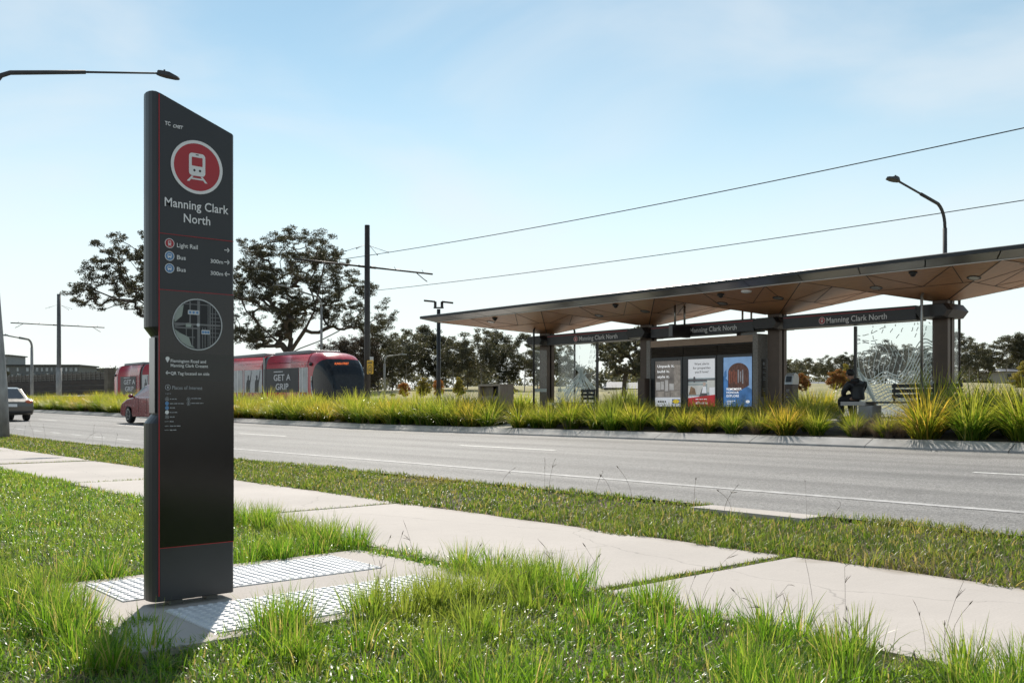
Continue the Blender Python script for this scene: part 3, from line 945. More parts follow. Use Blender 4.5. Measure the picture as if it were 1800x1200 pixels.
for a, b, c in zip(BAYS[:-1], BAYS[1:], COLU):
    a = a + IN if a == BAYS[0] else a
    b = b - IN if b == BAYS[-1] else b
    P = [Vector((a, vf, EDGE)), Vector((b, vf, EDGE)), Vector((b, vb, EDGE)), Vector((a, vb, EDGE))]
    s = .2
    A = [Vector((c - s, VC - s, APZ)), Vector((c + s, VC - s, APZ)), Vector((c + s, VC + s, APZ)), Vector((c - s, VC + s, APZ))]
    for k in range(4):
        k2 = (k + 1) % 4
        f = [P[k], A[k], A[k2], P[k2]]
        sb.add(f, [(0, 1, 2, 3)])
        SOFF.append([f[0], f[1], f[2]]); SOFF.append([f[0], f[2], f[3]])
        nrm = (P[k2] - P[k]).cross(A[k] - P[k]).normalized()
        if nrm.z > 0: nrm = -nrm
        o_ = nrm * .004
        def seam(p, q, w=.014):
            jb.bar(p + o_, q + o_, w, .004)
        lerp = lambda p, q, t: p.lerp(q, t)
        L0, R0 = lerp(P[k], A[k], .52), lerp(P[k2], A[k2], .52)
        seam(L0, R0)
        seam(lerp(P[k], P[k2], .36), lerp(L0, R0, .12)); seam(lerp(P[k], P[k2], .36), lerp(L0, R0, .55))
        seam(lerp(P[k], P[k2], .78), lerp(L0, R0, .55)); seam(lerp(P[k], P[k2], .78), lerp(L0, R0, .92))
        seam(P[k], A[k], .02)
    sb.add(A, [(0, 1, 2, 3)])
sb.build("soffit", M_wood, roof)
jb.build("panel_joint", M_ink, roof)
def soffit_hit(px, py):
    a, b, c = ray(px, py); d = Vector((a, b, c)); o = Vector((0, 0, CAMZ)); best = None
    for T in SOFF:
        e1, e2 = T[1] - T[0], T[2] - T[0]
        h = d.cross(e2); det = e1.dot(h)
        if abs(det) < 1e-9: continue
        s = o - T[0]; u = s.dot(h) / det; q = s.cross(e1); v = d.dot(q) / det; t = e2.dot(q) / det
        if u >= -1e-6 and v >= -1e-6 and u + v <= 1 + 1e-6 and t > 0 and (best is None or t < best[0]):
            n = e1.cross(e2).normalized()
            best = (t, o + d * t, n if n.z < 0 else -n)
    return best
for px, py in ((863, 565.5), (1053, 554.5), (1134, 547), (1270, 533), (1368, 523.5), (1540, 505.5), (1712, 488)):
    h = soffit_hit(px, py)
    if not h: print("no hit", px); continue
    _, p, n = h
    x = XU.cross(n).normalized(); y = n.cross(x)
    lb = MB(); lb.prism(circle(.135, 24), p + n * .001, x, y, n * .006)
    o = lb.build("downlight", M_ink, roof)
    l2 = MB(); l2.prism(circle(.10, 20), p + n * .0075, x, y, n * .003); l2.build("lens", mat("lamp_lens", (.25, .24, .23), .2), o)
for i, (px, py) in enumerate(((870, 558.5), (1082, 535), (1267, 516.5), (1605, 478))):
    h = soffit_hit(px, py)
    if not h: print("no hit", px); continue
    _, p, n = h
    o = thing("security_camera", p, ["dark dome security camera under the roof, nearest the far left tip", "dark dome security camera under the roof, above the far left sign", "dark dome security camera under the roof, above the hanging screen", "dark dome security camera under the roof, above the right glass screen"][i], "security camera", "dome cameras under the shelter roof")
    k = MB(); k.tube([p + ZU * .01, p - ZU * .035], .085, 14); k.build("mount", M_dark, o)
    k = MB(); k.sphere(p - ZU * .04, (.06, .06, .06), 14, 8); k.build("dome", M_black, o)
h = soffit_hit(1312, 511)
if h:
    k = MB(); k.sphere(h[1] + h[2] * .01, (.13, .13, .05), 16, 8)
    tag(k.build("smoke_detector", M_white, org=h[1]), "white round detector on the soffit right of the hanging screen", "detector")
# columns with their hexagonal steel collars
for i, c in enumerate(COLU[:4] + [COLU[4]]):
    cb = MB()
    for s in (-1, 1):
        cb.box(c - .17, c + .17, VC + s * .10 - .065, VC + s * .10 + .065, PZ0, APZ)
    cb.box(c - .12, c + .12, VC - .034, VC + .034, PZ0, APZ - .002)
    o = cb.build("column", M_brown, roof)
    hb = MB()
    hexa = [(-.42, 0), (-.30, .15), (.30, .15), (.42, 0), (.30, -.15), (-.30, -.15)]
    hin = [(x * .86, y * .86) for x, y in hexa]
    y0 = VC - .58
    vs = [(c + x, y0, 3.09 + y) for x, y in hin] + [(c + x, y0 + .12, 3.09 + y) for x, y in hexa] + [(c + x, VC + .30, 3.09 + y) for x, y in hexa]
    fs = [tuple(range(6))] + [(k, 6 + k, 6 + (k + 1) % 6, (k + 1) % 6) for k in range(6)] + [(6 + k, 12 + k, 12 + (k + 1) % 6, 6 + (k + 1) % 6) for k in range(6)] + [tuple(range(12, 18))[::-1]]
    hb.add(vs, fs)
    hb.build("collar", M_dark, roof)
# sign beams
VBM = VC - .40
roundel_u = []
for i in range(3):
    a, b = COLU[i] + .43, COLU[i + 1] - .43
    bb = MB(); bb.box(a, b, VBM, VC + .1, 2.93, 3.25)
    o = bb.build("sign_beam", M_beam, roof, bevel=.006)
    rb_ = MB(); rb_.box(a + .02, b - .02, VBM - .004, VBM + .002, 3.185, 3.20); rb_.build("red_stripe", M_red, o)
    wl_, wr_, rx, ry = [(1018, 1085.5, 1012, 598), (1213, 1295, 1205, 582.5), (1453, 1559, 1445, 566)][i]
    q = on_v(rx, ry, VBM); q.z = 3.06
    rr = roundel(o, (q.x, VBM, 3.06), .085, XU, -YV, M_red)
    tb_ = MB(); x0, x1 = on_v(wl_, 580, VBM).x, on_v(wr_, 580, VBM).x
    tb_.text("Manning Clark North", (x0, VBM - .005, 2.995), XU, ZU, width=x1 - x0, height=.135, bold=.008)
    tb_.build("lettering", M_white, o)
# end screens of glass across the platform at the outer columns, held between thin rods
def pane(name, p, q, z0, z1, parent, th=.012):
    p, q = Vector(p), Vector(q)
    d = (q - p).normalized(); n = Vector((-d.y, d.x, 0)) * th / 2
    k = MB(); vs = [a + s * n + ZU * z for z in (z0, z1) for a in (p, q) for s in (-1, 1)]
    k.add(vs, [(0, 1, 3, 2), (4, 6, 7, 5), (0, 4, 5, 1), (2, 3, 7, 6), (0, 2, 6, 4), (1, 5, 7, 3)])
    return k.build(name, M_glass, parent)
for i, uc in ((0, -22.35), (3, -9.85)):
    sc_ = thing("end_screen", (uc, 21.1, PZ0), "clear glass wind screen with pale safety band, beside the " + ("far left" if i == 0 else "right hand") + " column", "wind screen", "glass end screens of the shelter")
    for v in (20.2, 22.0):
        hh = 3.45
        k = MB(); k.tube([(uc, v, PZ0), (uc, v, 3.40 if v < 21 else 3.46), (uc + .03, v + (.10 if v < 21 else -.1), 3.58 if v < 21 else 3.56)], .032, 8)
        k.build("post", M_dark if i == 0 else M_fascia if v < 21 else M_dark, sc_)
    for a, b in ((20.24, 20.75), (21.25, 21.96)):
        pane("pane", (uc, a, 0), (uc, b, 0), PZ0 + .10, 2.78, sc_)
        k = MB(); k.box(uc - .0095, uc + .0095, a + .01, b - .01, 1.46, 1.56); k.build("safety_band", M_etch, sc_)
# long etched screens along the platform
def etched(name, ua, ub, v, z0, z1, label, seed, style):
    sc_ = thing(name, ((ua + ub) / 2, v, PZ0), label, "glass screen", "etched glass screens of the shelter")
    pane("pane", (ua + .03, v, 0), (ub, v, 0), z0, z1, sc_)
    pu = ub if style == 'blades' else ua
    k = MB(); k.box(pu - .03, pu + .025, v - .035, v + .035, PZ0, 2.92); k.build("post", M_dark, sc_)
    rg = np.random.default_rng(seed)
    W, Hh = ub - ua - .05, z1 - z0
    k = MB(); lay = [0]
    def ribbon(xs, zs, w):
        run = []
        for x, z in zip(xs, zs):
            if .0 <= x <= 1 and .0 <= z <= 1: run.append((ua + .04 + x * W, z0 + z * Hh))
            else:
                flush(run, w); run = []
        flush(run, w)
    def flush(run, w):
        if len(run) < 3: return
        P = np.array(run); T = np.gradient(P, axis=0); T /= np.linalg.norm(T, axis=1)[:, None] + 1e-9
        N = np.stack([-T[:, 1], T[:, 0]], -1) * w / 2
        lay[0] += 1
        vs = [(p[0], v - .0085 - .00025 * lay[0], p[1]) for ab in zip(P + N, P - N) for p in ab]
        k.add(vs, [(2 * j, 2 * j + 1, 2 * j + 3, 2 * j + 2) for j in range(len(P) - 1)])
    t = np.linspace(-.15, 1.15, 90)
    def rough_(n, amp): return np.cumsum(rg.normal(0, amp, n)) * .5
    if style == 'waves':
        for j in range(15):                         # sweeping contour bundles over the lower half
            f = j / 14
            z = .04 + .52 * f + .16 * np.sin(5.5 * t + 1.2 + 1.3 * f) * (1 - .2 * f) + .07 * np.sin(13 * t + 3 * f) + .20 * (t - .5) * f
            ribbon(t, z, .020 + .008 * rg.random())
        for j in range(13):
            f = j / 12
            x = .02 + .9 * f + .22 * np.sin(3.0 * t + 4 * f) * (1 - t); ribbon(x, .62 * t - .02 + .05 * f, .015)
        for j in range(10):                         # broken strokes falling from the top
            f = j / 9
            x = .28 + .75 * f + .06 * np.sin(6 * t + 4 * f) + rough_(90, .006)
            for s0 in range(0, 90, 9):
                if rg.random() < .7: ribbon(x[s0:s0 + 7], (.52 + .5 * t)[s0:s0 + 7], .020)
        for j in range(5):
            z = .70 + .055 * j + .04 * np.sin(8 * t + j) + rough_(90, .005)
            for s0 in range(0, 40, 8):
                if rg.random() < .8: ribbon(t[s0:s0 + 7], z[s0:s0 + 7], .020)
        for j in range(9):
            f = j / 8
            z = .02 + .20 * f + .06 * np.sin(9 * t + 4 * f); ribbon(t, z, .026)
    else:
        for j in range(30):                         # converging blade-like strokes
            f = j / 29
            x = .62 + (f - .5) * 1.9 * (1 - t) + .06 * np.sin(5 * t + 9 * f) * (1 - t); z = t * (.50 + .14 * rg.random())
            ribbon(x, z, .018 + .010 * rg.random())
        for j in range(10):
            f = j / 9
            z = .05 + .4 * f + .08 * np.sin(7 * t + 6 * f); ribbon(t, z, .014)
        for j in range(8):
            x0 = rg.random(); x = x0 + .25 * (t - .5) * rg.normal() + rough_(90, .008)
            for s0 in range(0, 90, 10):
                if rg.random() < .75: ribbon(x[s0:s0 + 8], (.5 + .5 * t)[s0:s0 + 8], .013)
    k.build("etched_pattern", M_etch, sc_)
etched("etched_screen", on_v(976, 650, 21.15).x, on_v(1050, 650, 21.15).x, 21.15, PZ0 + .10, 2.92, "etched glass screen with blade-like white strokes under the far left sign", 3, 'blades')
etched("etched_screen", on_v(1504, 650, 21.15).x, on_v(1641, 650, 21.15).x, 21.15, PZ0 + .12, 2.92, "etched glass screen with wavy white contour lines behind the bench at right", 4, 'waves')

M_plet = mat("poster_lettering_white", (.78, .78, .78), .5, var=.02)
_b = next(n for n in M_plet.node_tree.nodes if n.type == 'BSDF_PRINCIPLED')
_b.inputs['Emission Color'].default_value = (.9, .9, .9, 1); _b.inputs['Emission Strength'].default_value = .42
# ---------------------------------------------------------------- advertising cabinet
CV = 20.62
CU0, CU1 = -18.05, -14.32
cab = thing("poster_cabinet", ((CU0 + CU1) / 2, CV + .35, PZ0), "concrete sided cabinet with three poster doors and louvres under the middle sign", "cabinet")
k = MB(); k.box(CU0, CU0 + .14, CV, CV + .72, PZ0, 2.86); k.build("side_wall", M_gran, cab, bevel=.008)
k = MB(); k.box(CU1 - .16, CU1, CV, CV + .72, PZ0, 2.86); k.build("side_wall", M_gran, cab, bevel=.008)
k = MB(); k.box(CU0 + .142, CU1 - .162, CV + .10, CV + .68, PZ0, 2.85); k.build("core", M_black, cab)
wbn = MB()
span = (CU1 - .16) - (CU0 + .14)
for j, (a, b) in enumerate(((0, .19), (.19, .47), (.47, .77), (.77, 1.0))):
    wbn.box(CU0 + .14 + span * a + .004, CU0 + .14 + span * b - .004, CV + .012, CV + .06, 2.66, 2.84)
wbn.build("timber_band", mat("cabinet_timber", (0.36, 0.24, 0.165), 0.45, var=.12, scale=4, stretch=(1, 5, 8)), cab)
DX = [CU0 + .15, CU0 + .15 + span / 3, CU0 + .15 + 2 * span / 3, CU1 - .17]
PX = [(1150, 1195.5, 634.0), (1208, 1256, 630.5), (1270, 1321, 627.0)]
M_door = mat("door_frame", (0.05, 0.052, 0.055), .3, .5, var=.15)
for j in range(3):
    a, b = DX[j] + .012, DX[j + 1] - .012
    lv = MB()
    for q in range(7): lv.obox(((a + b) / 2, CV + .05, 2.39 + q * .037), (b - a, .05, .010), Matrix.Rotation(R(35), 3, 'X'))
    lv.build("louvre", mat("louvre_brown", (.12, .095, .075), .45, .3), cab)
    d = MB()
    x0, x1 = on_v(PX[j][0], 670, CV).x, on_v(PX[j][1], 670, CV).x
    zt = on_v((PX[j][0] + PX[j][1]) / 2, PX[j][2], CV).z; zb = 1.0
    for q in ((a, x0, .80, 2.36), (x1, b, .80, 2.36), (x0, x1, zt, 2.36), (x0, x1, .80, zb)):
        d.box(q[0], q[1], CV + .015, CV + .055, q[2], q[3])
    dr = d.build("door", M_door, cab)
    w, hgt = x1 - x0, zt - zb
    pb = MB()
    yv = CV + .045
    o = Vector((x0, yv, zb)); X, Zv = XU * w, ZU * hgt
    def sh(mb, poly, mi, lay): mb.flat(poly, o - YV * (.0012 * lay), X, Zv, mi)
    sq = lambda x0, y0, x1, y1: [(x0, y0), (x1, y0), (x1, y1), (x0, y1)]
    if j == 0:
        ms = [mat("poster_shadowy", (.17, .15, .135), .5, var=.35, scale=5), mat("poster_pale", (.42, .40, .385), .5, var=.2, scale=6), mat("poster_paper", (.66, .67, .69), .5, var=.04), mat("poster_navy", (.02, .06, .22), .5), mat("poster_yellow", (.65, .48, .04), .5), mat("poster_mid", (.27, .235, .205), .5, var=.3, scale=9)]
        sh(pb, sq(0, 0, 1, 1), 0, 0); sh(pb, sq(0, 0, 1, .20), 2, 1)
        for q in ((.03, .36, .2, .54), (.22, .37, .34, .55), (.38, .34, .5, .58), (.55, .36, .72, .5)): sh(pb, sq(*q), 1, 1)
        for q in ((.06, .21, .35, .33), (.4, .21, .56, .31), (.62, .21, .98, .34), (.74, .36, .98, .9)): sh(pb, sq(*q), 5, 1)
        sh(pb, sq(.66, .06, .95, .16), 3, 2); sh(pb, circle(.13, 20, .805, .11, ry=.045), 4, 3)
        pt = MB(); pt.text("Unpack it.", o + X * .09 + Zv * .86 - YV * .005, XU, ZU, width=w * .66, height=.072, bold=.02); pt.build("poster_lettering", M_plet, dr)
        pt = MB(); pt.text("build it.", o + X * .09 + Zv * .745 - YV * .005, XU, ZU, width=w * .47, height=.072, bold=.02); pt.build("poster_lettering", M_plet, dr)
        pt = MB(); pt.text("style it.", o + X * .09 + Zv * .63 - YV * .005, XU, ZU, width=w * .47, height=.072, bold=.02); pt.build("poster_lettering", M_plet, dr)
        smp = MB()
        for q in range(4): smp.flat(sq(.10 + .09 * q, .09, .17 + .085 * q, .125), o - YV * .0045, X, Zv)
        tm = M_white
    elif j == 1:
        ms = [mat("poster_white", (.70, .70, .72), .5, var=.03), mat("poster_sea", (.25, .30, .31), .5, var=.2, scale=5), mat("poster_red", (.45, .03, .04), .5), mat("poster_sofa", (.50, .49, .46), .5, var=.15, scale=5), mat("poster_cushion", (.20, .13, .08), .5, var=.3, scale=9), mat("poster_figure", (.09, .085, .09), .5, var=.3), mat("poster_skin", (.42, .33, .28), .5)]
        sh(pb, sq(0, 0, 1, 1), 0, 0); sh(pb, sq(0, .22, 1, .60), 1, 1); sh(pb, sq(0, .53, 1, .575), 5, 1.5); sh(pb, sq(0, .48, 1, .50), 3, 1.5)
        sh(pb, sq(.0, .25, .62, .45), 3, 2); sh(pb, sq(.7, .3, 1, .55), 3, 2); sh(pb, sq(.78, .24, 1, .40), 0, 2.4)
        sh(pb, [(.02, .25), (.3, .25), (.25, .38), (.1, .43)], 4, 3); sh(pb, [(.4, .2), (.72, .2), (.66, .36), (.58, .44), (.5, .36)], 5, 3)
        sh(pb, [(.5, .28), (.68, .28), (.66, .42), (.55, .42)], 0, 4); sh(pb, circle(.055, 14, .6, .475, ry=.04), 6, 4); sh(pb, rrect(.07, .12, .02, .23, .57), 5, 4)
        sh(pb, [(0, 0), (1, 0), (1, .25), (0, .18)], 2, 5)
        tm = M_ink
        for q, (s_, cw) in enumerate((("Want alerts", .54), ("for properties", .64), ("you'll love?", .5))):
            pt = MB(); pt.text(s_, o + X * .5 + Zv * (.875 - q * .085) - YV * .005, XU, ZU, width=w * cw, height=.062, align='c', bold=.006); pt.build("poster_lettering", M_ink, dr)
        smp = MB(); smp.text("allhomes", o + X * .5 + Zv * .055 - YV * .0085, XU, ZU, width=w * .44, height=.07, align='c', bold=.02)
        for q in range(3): smp.flat(sq(.28 + .15 * q, .148, .40 + .15 * q, .162), o - YV * .0085, X, Zv)
    else:
        ms = [mat("poster_sky", (.22, .36, .58), .5, var=.15, scale=3), mat("poster_blue", (.06, .16, .36), .5, var=.4, scale=4), mat("poster_umber", (.09, .045, .035), .5, var=.5, scale=12, stretch=(6, 1, .8)), mat("poster_rust", (.22, .07, .045), .5, var=.5, scale=9, stretch=(7, 1, .8)), mat("poster_smoke", (.25, .25, .27), .5, var=.3, scale=8)]
        sh(pb, sq(0, 0, 1, 1), 0, 0)
        sh(pb, [(0, 0), (1, 0), (1, .34), (.75, .42), (.4, .36), (.2, .5), (.0, .62)], 1, 1)
        sh(pb, [(0, .5), (.12, .62), (.1, .76), (.03, .7)], 1, 1.2)
        sh(pb, [(.16, .36), (.5, .30), (.88, .42), (.88, .66)] + circle(.36, 16, .52, .68, 0, math.pi, ry=.20)[1:-1] + [(.16, .66)], 2, 2)
        for q in range(7): sh(pb, sq(.2 + q * .075, .46 + .02 * (q % 3), .24 + q * .075, .74 - .03 * (q % 2)), 3 if q < 4 else 4, 3)
        pt = MB(); pt.text("REMEMBER", o + X * .11 + Zv * .335 - YV * .005, XU, ZU, width=w * .53, height=.058, bold=.028); pt.build("poster_lettering", M_plet, dr)
        pt = MB(); pt.text("HONOUR", o + X * .11 + Zv * .265 - YV * .005, XU, ZU, width=w * .43, height=.058, bold=.028); pt.build("poster_lettering", M_plet, dr)
        pt = MB(); pt.text("EXPLORE", o + X * .11 + Zv * .195 - YV * .005, XU, ZU, width=w * .43, height=.058, bold=.028); pt.build("poster_lettering", M_plet, dr)
        smp = MB()
        for q in range(3): smp.flat(sq(.12, .05 + q * .03, .25 + .08 * q, .062 + q * .03), o - YV * .0045, X, Zv)
        smp.flat(circle(.07, 12, .84, .10, ry=.03), o - YV * .0045, X, Zv)
        tm = M_white
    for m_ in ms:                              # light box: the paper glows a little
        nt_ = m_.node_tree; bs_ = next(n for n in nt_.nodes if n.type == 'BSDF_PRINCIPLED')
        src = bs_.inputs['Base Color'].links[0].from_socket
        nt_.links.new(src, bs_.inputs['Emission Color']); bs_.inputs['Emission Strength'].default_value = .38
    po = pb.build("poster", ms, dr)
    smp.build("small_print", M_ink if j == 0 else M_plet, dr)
# information plate on the cabinet side
k = MB(); k.box(CU1, CU1 + .012, CV + .16, CV + .46, 1.25, 2.22); ip = k.build("information_plate", mat("plate_bronze", (.03, .024, .02), .4), cab)
k = MB(); k.flat(circle(.045, 16, .08, .85), (CU1 + .0135, CV + .16, 1.25), YV, ZU)
for q, (y, wd) in enumerate(((.74, .14), (.64, .1), (.60, .13), (.51, .09), (.47, .13), (.43, .12), (.20, .1), (.15, .1))): k.flat(sq(.04, y, .04 + wd, y + .014), (CU1 + .0135, CV + .16, 1.25), YV, ZU)
k.build("plate_print", M_grey, ip)

# ---------------------------------------------------------------- hanging screens
for i, (u, v, z0) in enumerate(((-16.5, 20.2, 3.02), (-15.45, 21.75, 3.0))):
    o = thing("hanging_display", (u, v, z0), ["black hanging information screen on two rods in front of the middle sign", "hanging information screen on two rods mostly hidden behind the middle sign"][i], "display", "hanging displays of the shelter")
    k = MB(); k.box(u - .07, u + .06, v - .38, v + .38, z0 - .16, z0 + .17); c_ = k.build("case", mat("display_case", (.13, .13, .13), .4, .5), o, bevel=.01)
    k = MB(); k.box(u + .06, u + .066, v - .36, v + .36, z0 - .145, z0 + .155); k.build("screen", M_black, o)
    for s in (-.2, .2):
        top = 3.34 + (EDGE - 3.34) * min(1, max(abs((u - (COLU[1] if i == 0 else COLU[2])) / 2.15), abs(v + s - VC) / 2.24))
        k = MB(); k.tube([(u, v + s, z0 + .17), (u, v + s, 3.74)], .028, 8); k.build("rod", M_fascia, o)

# ---------------------------------------------------------------- bin enclosure, kiosk, bollard, benches, lamp
bn = thing("bin_enclosure", (-20.9, 18.6, .66), "pale stone clad litter bin enclosure with two openings, left of the path through the plants", "litter bin")
M_ply = mat("bin_panel", (0.34, 0.265, 0.205), 0.6, var=.12, scale=6, stretch=(3, 3, 1), bump=.1, bscale=80)
nb = on_v(879, 700, 18.3); bu1, bv0 = nb.x, 18.3
bu0 = on_v(840.5, 700, 18.3).x; bv1 = on_u(903, 700, bu1).y
zt = on_v(879, 674.5, 18.3).z
k = MB(); k.box(bu0, bu1, bv0, bv1, .62, zt - .36); k.build("cabinet", M_ply, bn, bevel=.008)
k = MB(); k.box(bu0, bu1, bv0, bv1, zt - .06, zt); k.build("lid", M_ply, bn, bevel=.006)
k = MB(); k.box(bu0, bu0 + .06, bv0, bv1, zt - .36, zt - .06); k.box(bu1 - .08, bu1, bv0, bv1, zt - .36, zt - .06); k.box(bu0 + .06, bu1 - .08, bv1 - .06, bv1, zt - .36, zt - .06)
k.build("hood", M_ply, bn)
k = MB(); k.box(bu0 + .06, (bu0 + bu1) / 2 + .05, bv0 + .12, bv0 + .14, zt - .36, zt - .06); k.build("chute", mat("chute_brown", (.16, .12, .08), .5), bn)
k = MB(); k.box((bu0 + bu1) / 2 + .05, bu1 - .08, bv0 + .2, bv0 + .22, zt - .36, zt - .06); k.build("chute", M_black, bn)
k = MB(); k.box((bu0 + bu1) / 2 - .004, (bu0 + bu1) / 2 + .004, bv0 - .003, bv0 + .01, .64, zt - .38); k.build("door_gap", M_ink, bn)

kz = on_v(1392, 655.5, 20.2).z
ku = on_v(1392, 700, 20.2).x
ks = thing("ticket_machine", (ku, 20.2, PZ0), "slim brown ticket validator with rounded pale head and black screen", "ticket machine")
k = MB(); k.box(ku - .10, ku + .10, 20.05, 20.33, PZ0, kz - .28); k.build("pedestal", mat("pedestal_brown", (.06, .04, .034), .4, .2, var=.15), ks, bevel=.012)
prof = [(0, 0), (.28, 0), (.30, .16), (.26, .245), (.18, .28), (.11, .275), (.055, .22)]
k = MB(); k.prism(prof, (ku - .11, 20.04, kz - .28), YV, ZU, (.22, 0, 0)); hd = k.build("head", mat("validator_head", (.42, .42, .41), .35, .4), ks, bevel=.01)
k = MB(); a, b = Vector((ku, 20.04 + .012, kz - .28 + .06)), Vector((ku, 20.04 + .052, kz - .28 + .205))
nn = Vector((0, -(b - a).z, (b - a).y)).normalized()
k.add([a - XU * .075 + nn * .012, a + XU * .075 + nn * .012, b + XU * .075 + nn * .012, b - XU * .075 + nn * .012], [(0, 1, 2, 3)]); k.build("screen", M_black, hd)
k = MB()
for y, w_ in ((.19, .09), (.15, .07), (.02, .08)): k.box(ku - .06, ku - .06 + w_, 20.046, 20.05, kz - .28 - .32 + y, kz - .28 - .32 + y + .012)
k.build("printed_lines", M_grey, ks)

bw = on_v(1131, 690, 20.5).x; bz = on_v(1131, 665, 20.5).z
k = MB(); k.box(bw - .13, bw + .13, 20.4, 20.62, PZ0, bz); 
tag(k.build("timber_post", M_brown, org=(bw, 20.5, PZ0), bevel=.012), "squat dark timber post left of the poster cabinet", "post")

def bench(u0, u1, v, label):
    o = thing("platform_bench", ((u0 + u1) / 2, v, PZ0), label, "bench", "benches on the platform")
    M_slat = mat("bench_slat", (.02, .019, .019), .45, .1, var=.25, scale=5, stretch=(.5, 5, 5))
    k = MB()
    for q in range(4): k.box(u0 + .62, u1, v - .20 + q * .115, v - .20 + q * .115 + .095, 1.08, 1.118)
    k.build("seat", M_slat, o)
    k = MB()
    for q in range(3): k.box(u0 + 1.0, u1, v + .235, v + .27, 1.20 + q * .115, 1.20 + q * .115 + .085)
    k.build("backrest", M_slat, o)
    for x in (u0 + 1.03, (u0 + u1) / 2 + .45, u1 - .06):
        k = MB(); k.bar((x, v + .285, 1.08), (x, v + .29, 1.53), .05, .03); k.build("backrest_bracket", M_dark, o)
    k = MB(); k.box(u0, u0 + .615, v - .24, v + .26, 1.03, 1.12); k.build("end_slab", M_pave, o, bevel=.006)
    for x in (u0 + .42, u1 - .45):
        k = MB(); k.box(x, x + .34, v - .20, v + .22, PZ0, 1.028 if x < u0 + 1 else 1.06); k.build("plinth", M_conc2, o, bevel=.01)
    return o
SEATU = on_v(1497, 690, 20.45).x
bench(on_v(1481, 700, 20.3).x, -9.2, 20.45, "black slatted bench on concrete plinths with a man sitting on its end slab")
bench(on_v(972, 700, 20.75).x, on_v(1036, 700, 20.75).x, 20.75, "black slatted bench behind the plants under the far left sign")

lu = on_v(771, 690, 20.3).x; lz = on_v(771, 531, 20.3).z
lm = thing("platform_lamp", (lu, 20.3, .66), "dark platform lamp post with two flat wing-like lamps, left of the shelter roof", "lamp post")
k = MB(); k.tube([(lu, 20.3, .60), (lu, 20.3, 2.0), (lu, 20.3, lz - .25)], [.085, .075, .065], 10); k.build("pole", M_dark, lm)
for s in (-1, 1):
    dx, dy = RGX * s, RGY * s
    b0 = Vector((lu + dx * .12, 20.3 + dy * .12, lz))
    k = MB(); k.bar((lu, 20.3, lz - .20), b0 - ZU * .20 + Vector((dx, dy, 0)) * .06, .07, .05); k.bar(b0 - ZU * .2, b0 + ZU * .02, .07, .07); k.build("arm", M_dark, lm)
    k = MB()
    e = b0 + Vector((dx * .40, dy * .40, .055 if s < 0 else -.03))
    k.bar(b0 + ZU * .015, e, .16, .05); k.build("lamp_head", M_dark, lm)
# ================================================================ poles, lamps and wires
M_pole = mat("pole_steel", (0.16, 0.155, 0.15), 0.55, .4, var=.25, scale=3, stretch=(1, 1, .3))
M_cpole = mat("weathered_pole", (0.30, 0.30, 0.29), 0.7, .1, var=.3, scale=5, stretch=(1, 1, .4), bump=.2, bscale=60)
M_wire = mat("wire", (.03, .03, .03), .92, .0, spec=.1)
M_ohl = mat("mast_bronze", (0.05, 0.043, 0.038), .5, .4, var=.2)
VP = 25.3
def mast(px, ztop, r0, label, m, light_base=False):
    b = on_v(px, HOR, VP)
    u = b.x; zb = .5 + float(g(u))
    o = thing("catenary_mast", (u, VP, zb), label, "catenary mast", "masts of the tram line")
    k = MB(); k.tube([(u, VP, zb), (u, VP, zb + 3.0), (u, VP, ztop)], [r0, r0 * .97, r0 * .82], 14); k.build("pole", m, o)
    if light_base:
        k = MB(); k.tube([(u, VP, zb + .2), (u, VP, 4.35)], r0 * 1.22, 14); k.build("sleeve", M_cpole, o)
    za = 7.70 + float(g(u)) * .9
    for s in (-1, 1):
        k = MB(); e = (u, VP + s * 3.95, za)
        k.tube([(u, VP + s * r0, za), (u, VP + s * .5, za)], .06, 8); k.tube([(u, VP + s * .35, za), e], .045, 8)
        k.tube([(u, VP + s * 2.9, za), (u, VP + s * 3.35, za - .28), (u + .02, VP + s * 3.6, za - .42)], .022, 6)
        for q in (1.7, 3.4): k.tube([(u, VP + s * q, za), (u - .02, VP + s * (q - .1), za + .16)], .012, 5)
        k.build("cantilever_arm", M_ohl, o)
        for q in (-.5, .5):
            k = MB(); k.tube([(u, VP + s * r0, ztop - 1.0), (u + q, VP + s * (r0 + .75), ztop - 1.3)], .012, 5); k.sphere((u + q, VP + s * (r0 + .75), ztop - 1.3), .035, 6, 5)
            k.build("insulator", M_ohl, o)
    return o, u, za
m1, mu1, mza = mast(645.5, on_v(645, 396, VP).z, .155, "dark tram line mast carrying a yellow 60 sign, right of the red tram", M_ohl)
m2, mu2, mzb = mast(103.5, on_v(103, 517, VP).z, .20, "tall grey tram line mast far left with pale lower sleeve", M_pole, True)

def wire(p, q, sag, label, r=.014):
    p, q = Vector(p), Vector(q)
    k = MB()
    pts = [p.lerp(q, t) - ZU * sag * 4 * t * (1 - t) for t in np.linspace(0, 1, 30)]
    k.tube(pts, r, 5, caps=False)
    return tag(k.build("overhead_wire", M_wire, org=p), label, "overhead wire", "overhead wires of the tram line")
a, b = on_v(600, 456, 22.0), on_v(1800, 225, 22.0) + ZU * .26
wire(a, a + (b - a) * 1.35, .34, "upper overhead wire sloping up to the right edge")
a, b = on_v(655, 511, 28.7), on_v(1800, 352, 28.7) + ZU * .23
wire(a, a + (b - a) * 1.35, .30, "lower overhead wire passing behind the right street lamp")

